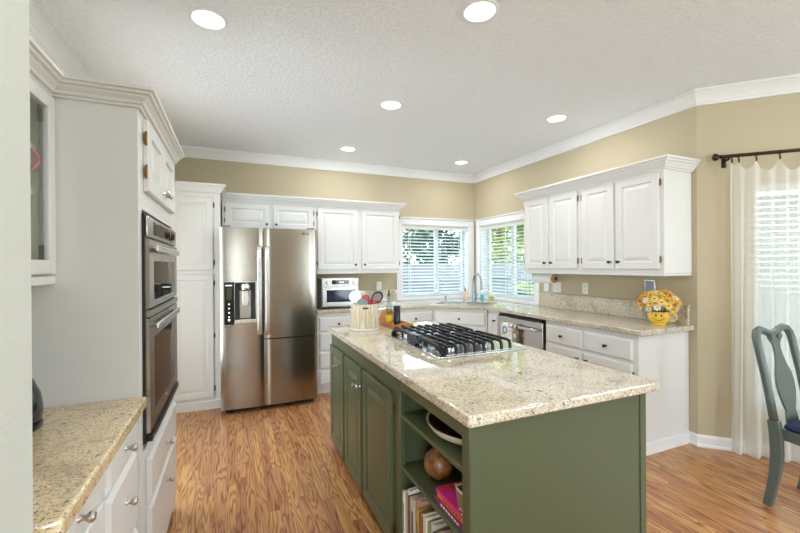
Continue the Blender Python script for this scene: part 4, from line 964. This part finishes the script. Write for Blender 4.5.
# ------------------------------------------------------------------ smiling mug with flowers
MX, MY = 3.066, 2.012
MR = math.atan2(-MY, -MX) + R90             # local -y looks at the open room
r = thing('flower_mug', 'big yellow smiling mug used as a flower vase on the right counter', 'mug', (MX, MY, CT1 + .0004), MR)
M_YEL = mat('yellow_glaze', (.80, .50, .05), .18)
b = MB(); b.lathe([(.046, 0), (.048, .003), (.046, .014), (.058, .022), (.070, .040), (.075, .064), (.072, .088), (.066, .104), (.063, .104), (.068, .088), (.070, .064), (.064, .040), (.045, .026), (.0001, .024)], (0, 0, 0), 36); b.build('mug_body', M_YEL, r, smooth=True)
b = MB(); b.tube([(.069, .0, .086), (.088, 0, .096), (.108, 0, .086), (.115, 0, .064), (.106, 0, .042), (.088, 0, .033), (.068, 0, .040)], .0075, 10); b.build('handle', M_YEL, r, smooth=True)
M_FACE = mat('dark_face_print', (.05, .025, .02), .3)
b = MB()
def on_mug(a, zz, off=.0012):
    prof = [(.058, .022), (.070, .040), (.075, .064), (.072, .088), (.066, .104)]
    for (r0, h0), (r1, h1) in zip(prof, prof[1:]):
        if h0 <= zz <= h1: q = r0 + (r1 - r0) * (zz - h0) / (h1 - h0) + off; break
    return (q * math.sin(a), -q * math.cos(a), zz)
for a in (-.27, .22):
    ring = [on_mug(a + .085 * math.cos(2 * PI * k / 14), .078 + .0105 * math.sin(2 * PI * k / 14)) for k in range(14)]; b.loops([[Vector(p) * .995 for p in ring], ring])
b.tube([on_mug(-.55 + 1.05 * k / 16, .062 - .022 * math.sin(PI * k / 16), .0008) for k in range(17)], .0022, 6)
b.build('smile', M_FACE, r)
M_YF = [mat('golden_petals', (.88, .53, .06), .6), mat('light_yellow_petals', (.90, .68, .20), .6), mat('apricot_petals', (.86, .44, .07), .6)]
M_WF = mat('white_petals', (.84, .82, .74), .6); M_CEN = mat('brown_flower_centre', (.16, .07, .02), .7); M_CENY = mat('yellow_flower_centre', (.70, .45, .05), .7)
M_STEM = mat('flower_stem_green', (.08, .13, .04), .6)
def petals_mesh(n_, R_, m, cup):
    b = MB()
    for layer, (rr_, cc, of) in enumerate(((1, cup, 0), (.68, cup + .35, .5))):
        for k in range(n_):
            a = 2 * PI * (k + of) / n_; ca, sa = math.cos(a), math.sin(a); wv = R_ * rr_ * 1.9 / n_ * 1.6
            row = []
            for t_, wf in ((.12, .25), (.45, .85), (.8, 1.0), (1.0, .45)):
                d = R_ * rr_ * t_; zz = d * math.tan(cc) * (.6 + .4 * t_) + .004 * layer - .003 * t_ * t_
                row.append([(d * ca - s_ * wv * wf / 2 * sa, d * sa + s_ * wv * wf / 2 * ca, zz + (.003 if s_ == 0 else 0)) for s_ in (-1, 0, 1)])
            b.loops(row, False, False, closed=False)
    o = b.build('petals', m); me = o.data; bpy.data.objects.remove(o); return me
pm = [petals_mesh(9, .031, M_YF[0], .30), petals_mesh(10, .034, M_YF[1], .22), petals_mesh(8, .029, M_YF[2], .42), petals_mesh(8, .030, M_WF, .25)]
b = MB(); b.sphere((0, 0, .006), .0075, 10, 6, (1, 1, .7)); o = b.build('centre', M_CEN); cme = o.data; bpy.data.objects.remove(o)
b = MB(); b.sphere((0, 0, .006), .0075, 10, 6, (1, 1, .7)); o = b.build('centre', M_CENY); cmy = o.data; bpy.data.objects.remove(o)
rnd = random.Random(3)
FC = Vector((MX, MY, CT1 + .175)); fl_n = 0
base_p = Vector((MX, MY, CT1 + .075))
NFL = 46
for i in range(NFL):
    # spread over the upper part of a flattened dome
    zf = 1 - (i + .5) / NFL * 1.62; a = i * 2.39996 + .4
    rr_ = math.sqrt(max(0, 1 - zf * zf)); d = Vector((rr_ * math.cos(a), rr_ * math.sin(a), zf))
    p = FC + Vector((d.x * .128, d.y * .128, d.z * .085)) * rnd.uniform(.92, 1.06)
    if p.x > 3.205: p.x = 3.205
    white = zf < -.15 and i % 2 == 0 or i % 7 == 1
    kind = 3 if white else rnd.choice((0, 0, 1, 1, 2))
    nm = 'white_flower' if white else 'yellow_flower'
    lb = 'white flower tucked among the yellow flowers in the smiling mug' if white else ('apricot flower in the smiling mug bouquet' if kind == 2 else 'golden yellow flower in the smiling mug bouquet' if kind == 0 else 'light yellow flower in the smiling mug bouquet')
    t = thing(nm, lb, 'flower', p, 0, 'white flowers in the smiling mug' if white else ('apricot flowers in the smiling mug' if kind == 2 else 'golden flowers in the smiling mug' if kind == 0 else 'light yellow flowers in the smiling mug'))
    nd = (d + Vector((0, 0, .35))).normalized(); t.rotation_euler = nd.to_track_quat('Z', 'Y').to_euler()
    for me, nn in ((pm[kind], 'petals'), (cmy if white else cme, 'centre')):
        o = bpy.data.objects.new(nn, me); C.objects.link(o); o.parent = t
    inv = (Matrix.Translation(p) @ t.rotation_euler.to_matrix().to_4x4()).inverted()
    bb = MB(); e = base_p + Vector((d.x * .035, d.y * .035, 0)); bb.tube([inv @ p - Vector((0, 0, .002)), inv @ (p * .5 + e * .5 - Vector((d.x, d.y, 0)) * .02), inv @ e], .0016, 5); bb.build('stem', M_STEM, t)

# ------------------------------------------------------------------ dark appliance on the left counter
r = thing('electric_kettle', 'glossy black rounded kettle at the near end of the golden countertop', 'kettle', (-.628, 1.475, CT1 + .0004))
M_KET = mat('black_kettle_gloss', (.012, .013, .016), .08)
b = MB(); b.lathe([(.095, 0), (.098, .004), (.098, .016), (.092, .018)], (0, 0, 0), 32); b.build('power_base', M_BLACK, r, smooth=True)
b = MB(); b.lathe([(.090, .019), (.098, .030), (.100, .055), (.094, .100), (.078, .140), (.060, .163), (.045, .170)], (0, 0, 0), 36); b.build('kettle_body', M_KET, r, smooth=True)
b = MB(); b.lathe([(.046, .1702), (.044, .178), (.012, .184), (.010, .196), (.0001, .198)], (0, 0, 0), 24); b.build('lid', M_KET, r, smooth=True)
b = MB(); b.tube([(-.07, -.06, .15), (-.10, -.085, .16), (-.115, -.1, .12), (-.098, -.085, .07), (-.07, -.062, .05)], .009, 8); b.build('handle', M_BLACK, r, smooth=True)
b = MB(); b.tube([(.06, -.06, .09), (.078, -.078, .115), (.09, -.09, .14)], [.016, .011, .009], 10); b.build('spout', M_KET, r, smooth=True)

# ------------------------------------------------------------------ curtain rod and sheer curtain (local frame of the bay wall)
r = thing('curtain_rod', 'dark bronze curtain rod with a ball finial on the angled wall', 'curtain rod', (XR, YC, 0), BAYR)
RZ, RY = 2.178, -.095
M_ROD = mat('oil_rubbed_bronze', (.045, .028, .02), .35, .8)
b = MB(); b.tube([(.125, RY, RZ), (1.66, RY, RZ)], .0125, 14); b.build('rod', M_ROD, r, smooth=True)
for x, s_ in ((.125, -1), (1.66, 1)):
    b = MB(); b.lathe([(.015, 0), (.015, .008), (.010, .012), (.020, .022), (.027, .036), (.024, .050), (.010, .058), (.0001, .060)], (0, 0, 0), 18, 'x')
    for v_ in b.bm.verts: v_.co.x = x + s_ * v_.co.x; v_.co.y += RY; v_.co.z += RZ
    b.build('finial', M_ROD, r, smooth=True)
for x in (.165, 1.62):
    b = MB(); b.box(x - .008, x + .008, RY - .006, -.0008, RZ - .028, RZ - .013).box(x - .014, x + .014, -.008, -.0004, RZ - .065, RZ + .03); b.build('bracket', M_ROD, r, bevel=.003)
r = thing('sheer_curtain', 'sheer off-white curtain hanging in folds over the bright blind', 'curtain', (XR, YC, 0), BAYR)
rings_s = [.185, .225, .325, .455, .60, .75, .90, 1.05, 1.20, 1.35, 1.49]
b = MB(); S0, S1, NS, NZ = .180, 1.50, 240, 26
def topz(s_):
    for a, e in zip(rings_s, rings_s[1:]):
        if a <= s_ <= e: u = (s_ - a) / (e - a); return RZ - .040 - min(.5, (e - a)) * .62 * (1 - abs(2 * u - 1) ** 2.2)
    return RZ - .045
rows = []
for j in range(NZ + 1):
    f = j / NZ; row = []
    for i in range(NS + 1):
        u = i / NS; s_ = S0 + (S1 - S0) * u; zt = topz(s_); z_ = zt + (.012 - zt) * f
        amp = .014 + .016 * min(1, f * 2.5)
        y_ = RY + .010 + amp * (math.sin(u * 2 * PI * 17 + .8 * math.sin(u * 23)) * .8 + .45 * math.sin(u * 2 * PI * 6.3 + 1)) * (1 - .5 * math.exp(-f * 20))
        row.append((s_ + .012 * math.sin(f * 3 + u * 40) * f, min(y_, -.045), z_))
    rows.append(row)
b.loops(rows, False, False, closed=False); b.build('fabric', M_SHEER, r, smooth='full')
for s_ in rings_s:
    b = MB(); b.tube([(s_ + .003 * math.sin(a), RY + .0175 * math.cos(a), RZ - .004 + .0175 * math.sin(a)) for a in [2 * PI * k / 20 for k in range(21)]], .0026, 6, caps=False); rg = b.build('curtain_ring', M_ROD, r, smooth=True)
    b = MB(); b.box(s_ - .004, s_ + .004, RY - .004, RY + .004, RZ - .052, RZ - .023); b.build('clip', M_ROD, rg)

# ------------------------------------------------------------------ dining chair
M_CHAIR = mat('grey_green_chair_paint', (.105, .135, .125), .25)
HX = .192
r = thing('dining_chair', 'grey-green painted dining chair with a vase splat and dark blue seat by the curtain', 'chair', (3.022, 1.206, 0))
prof = [(.030, 0), (.012, .09), (-.006, .20), (-.014, .31), (-.010, .42), (.0, .50), (.018, .62), (.038, .74), (.060, .85), (.076, .93)]
for sx in (-1, 1):
    b = MB(); b.sweep([(sx * HX, y, z_) for y, z_ in prof[:6]], .034, [.040, .044, .050, .056, .058, .054], (1, 0, 0)); b.build('rear_leg', M_CHAIR, r, bevel=.006, seg=3)
b = MB()
def spath():
    L_ = [(-HX, y, z_) for y, z_ in prof[5:]]
    T_ = [(-HX + .006, .084, .965), (-HX + .030, .091, .992), (-HX + .065, .094, 1.000), (-HX + .105, .094, .990), (-.052, .092, .975), (-.0, .091, .970)]
    H = L_ + T_; return H + [(-x, y, z_) for x, y, z_ in H[-2::-1]]
b.tube(spath(), .021, 10); bf = b.build('back_frame', M_CHAIR, r, smooth='full')
b = MB(); sp = [(.50, .052), (.53, .044), (.57, .062), (.63, .080), (.69, .084), (.74, .074), (.79, .050), (.84, .034), (.885, .030), (.91, .036), (.925, .050), (.945, .054), (.965, .046)]
def ysp(z_):
    for (y0, z0), (y1, z1) in zip(prof + [(.091, .985)], (prof + [(.091, .985)])[1:]):
        if z0 <= z_ <= z1: return y0 + (y1 - y0) * (z_ - z0) / (z1 - z0)
    return .09
b.loops([[(-w_, ysp(z_) - .006, z_), (w_, ysp(z_) - .006, z_), (w_, ysp(z_) + .006, z_), (-w_, ysp(z_) + .006, z_)] for z_, w_ in [(.455, .062)] + [(q, e * 1.14) for q, e in sp]]); b.build('splat', M_CHAIR, r, bevel=.003)
for sx in (-1, 1):
    b = MB(); b.lathe([(.019, -.012), (.021, -.006), (.021, .010), (.017, .014)], (sx * .040, .078, .952), 16, '-y'); b.build('carved_scroll', M_CHAIR, r, smooth=True)
b = MB(); yr, yf, wr, wf = -.018, -.43, HX - .017, .235
b.loops([[(-wr, yr, z_), (wr, yr, z_), (wf, yf, z_), (-wf, yf, z_)] for z_ in (.395, .455)]); b.build('seat_frame', M_CHAIR, r, bevel=.004)
b = MB(); R_ = []
for i_, z_ in ((.006, .4555), (.0, .468), (.004, .484), (.03, .500), (.08, .507)):
    R_.append([(-wr + i_ + .004, yr - i_ - .012, z_), (wr - i_ - .004, yr - i_ - .012, z_), (wf - i_ - .004, yf + i_ + .006, z_), (-wf + i_ + .004, yf + i_ + .006, z_)])
M_NAVY = mat('navy_seat_fabric', (.012, .022, .09), .7); b.loops(R_); b.build('seat_cushion', M_NAVY, r, bevel=.012, seg=4)
for sx in (-1, 1):
    b = MB(); b.tube([(sx * (wf - .025), yf + .028, .394), (sx * (wf - .02), yf + .018, .33), (sx * (wf - .03), yf + .03, .20), (sx * (wf - .032), yf + .032, .08), (sx * (wf - .026), yf + .02, .03), (sx * (wf - .024), yf + .016, 0)], [.030, .031, .022, .016, .022, .025], 12); b.build('front_leg', M_CHAIR, r, smooth=True)

# ------------------------------------------------------------------ recessed ceiling lights; those behind the camera are added fill, unseen
LT = [('recessed ceiling light near the left wall crown, above the oven aisle', -.118, 2.292), ('recessed ceiling light above the near end of the island', 1.175, 1.684), ('recessed ceiling light above the middle of the island', 1.184, 2.945),
      ('recessed ceiling light in front of the right wall cabinets', 2.665, 2.654), ('recessed ceiling light in front of the toaster oven cabinet', 1.178, 4.230), ('recessed ceiling light in front of the sink corner', 2.668, 4.244),
      ('added unseen fill light behind the camera', 1.6, -1.0), ('added unseen fill light behind the camera', -.6, -1.0), ('added unseen fill light behind the camera', .5, .2), ('added unseen fill light behind the camera', 3.2, .4)]
for lb, x, y in LT:
    r = thing('recessed_light', lb, 'ceiling light', (x, y, ZC), 0, 'added fill lights behind the camera' if 'camera' in lb else 'recessed lights in the kitchen ceiling')
    b = MB(); b.lathe([(.094, -.0005), (.096, -.005), (.092, -.009), (.080, -.010), (.076, -.004), (.076, -.0005)], (0, 0, 0), 36, caps=False); b.build('trim_ring', M_TRIM, r, smooth=True)
    b = MB(); b.lathe([(.0755, -.0006), (.0755, -.003), (.05, -.006), (.0001, -.007)], (0, 0, 0), 32); b.build('lens', M_LENS, r, smooth=True)
    l = lamp('can_lamp', 'AREA', CAN_W, (0, 0, -.014), (0, 0, 0), (.99, .99, 1.0), shape='DISK', size=.14); l.parent = r

# ------------------------------------------------------------------ garden outside the windows
M_LAWN = mat('lawn', (.12, .20, .05), .9); base(M_LAWN, ramp(M_LAWN, noise(M_LAWN, texco(M_LAWN), 6, 4), [(.3, (.07, .13, .03)), (.7, (.20, .27, .08))]))
b = MB(); b.box(-10, 30, 5.04, 30, -.35, -.30); b.box(5.2, 30, -12, 5.04, -.35, -.30); g = b.build('lawn', M_LAWN); g['kind'] = 'structure'
M_FENCE = mat('weathered_fence', (.17, .17, .205), .8)
def fence(name, label, x0, x1, y, ztop):
    r = thing(name, label, 'fence', (x0, y, -.30)); b = MB(); n = int((x1 - x0) / .15)
    for i in range(n): b.box(i * .15, i * .15 + .142, 0, .02, 0, ztop + .30 - .01 * (i % 2))
    b.build('fence_boards', M_FENCE, r)
    for i in range(int((x1 - x0) / 2.4) + 1):
        b = MB(); b.box(i * 2.4, i * 2.4 + .09, .0205, .11, 0, ztop + .33); b.build('fence_post', M_FENCE, r)
    b = MB(); b.box(0, x1 - x0, -.04, -.0005, .35, .43).box(0, x1 - x0, -.04, -.0005, 1.35, 1.43); b.build('fence_rail', M_FENCE, r)
fence('garden_fence', 'grey board fence seen through both sink corner windows', 0, 14, 8.6, 1.42)
def tree(label, x, y, h_, cr, col, n_=2600, lo=.6, seed=1, leaf=.10):
    rn = random.Random(seed); r = thing('garden_tree', label, 'tree', (x, y, -.30))
    b = MB(); b.tube([(0, 0, 0), (.05, .03, h_ * .3), (-.04, .05, h_ * .6), (.02, 0, h_ * .85)], [.14, .11, .07, .03], 8); b.build('trunk', mat('bark', (.10, .075, .055), .9), r)
    b = MB(); cl = [(rn.uniform(-cr, cr) * .75, rn.uniform(-cr, cr) * .75, lo + rn.random() * (h_ - lo), cr * rn.uniform(.3, .5)) for _ in range(26)]
    for _ in range(n_):
        cx, cy, cz, q = rn.choice(cl); d = Vector((rn.gauss(0, 1), rn.gauss(0, 1), rn.gauss(0, 1))).normalized() * q * rn.random() ** .4
        p = Vector((cx, cy, cz)) + d; u = Vector((rn.gauss(0, 1), rn.gauss(0, 1), rn.gauss(0, .6))).normalized(); v_ = u.cross(Vector((rn.gauss(0, 1), rn.gauss(0, 1), rn.gauss(0, 1)))).normalized()
        s_ = leaf * rn.uniform(.6, 1.3); b.face([b.v(p - u * s_), b.v(p + v_ * s_ * .55), b.v(p + u * s_), b.v(p - v_ * s_ * .55)])
    m = mat('leaves', col, .6); base(m, ramp(m, noise(m, texco(m), 3, 3), [(.3, tuple(c * .5 for c in col)), (.7, tuple(min(1, c * 1.3) for c in col))])); b.build('foliage', m, r)
tree('dark green tree behind the fence on the left of the back window', 4.2, 11.2, 4.4, 1.1, (.06, .12, .07), 2400, .9, 1)
tree('rounded dark green tree behind the fence near the middle of the back window', 5.7, 9.9, 3.6, .7, (.05, .10, .07), 1800, 1.0, 6)
tree('dark green tree behind the fence on the right of the back window', 6.2, 12.2, 4.0, 1.0, (.05, .11, .08), 2000, 1.0, 2)
tree('yellow-green leafy tree filling the right window', 7.9, 10.2, 4.6, 1.15, (.30, .36, .07), 3000, .8, 3)
tree('green leafy tree behind the yellow-green one in the right window', 10.6, 12.6, 5.4, 1.4, (.14, .22, .06), 2600, .6, 4, .13)
tree('low shrub before the fence in the right window', 6.5, 7.7, 1.2, .4, (.18, .26, .07), 1200, .1, 5, .07)
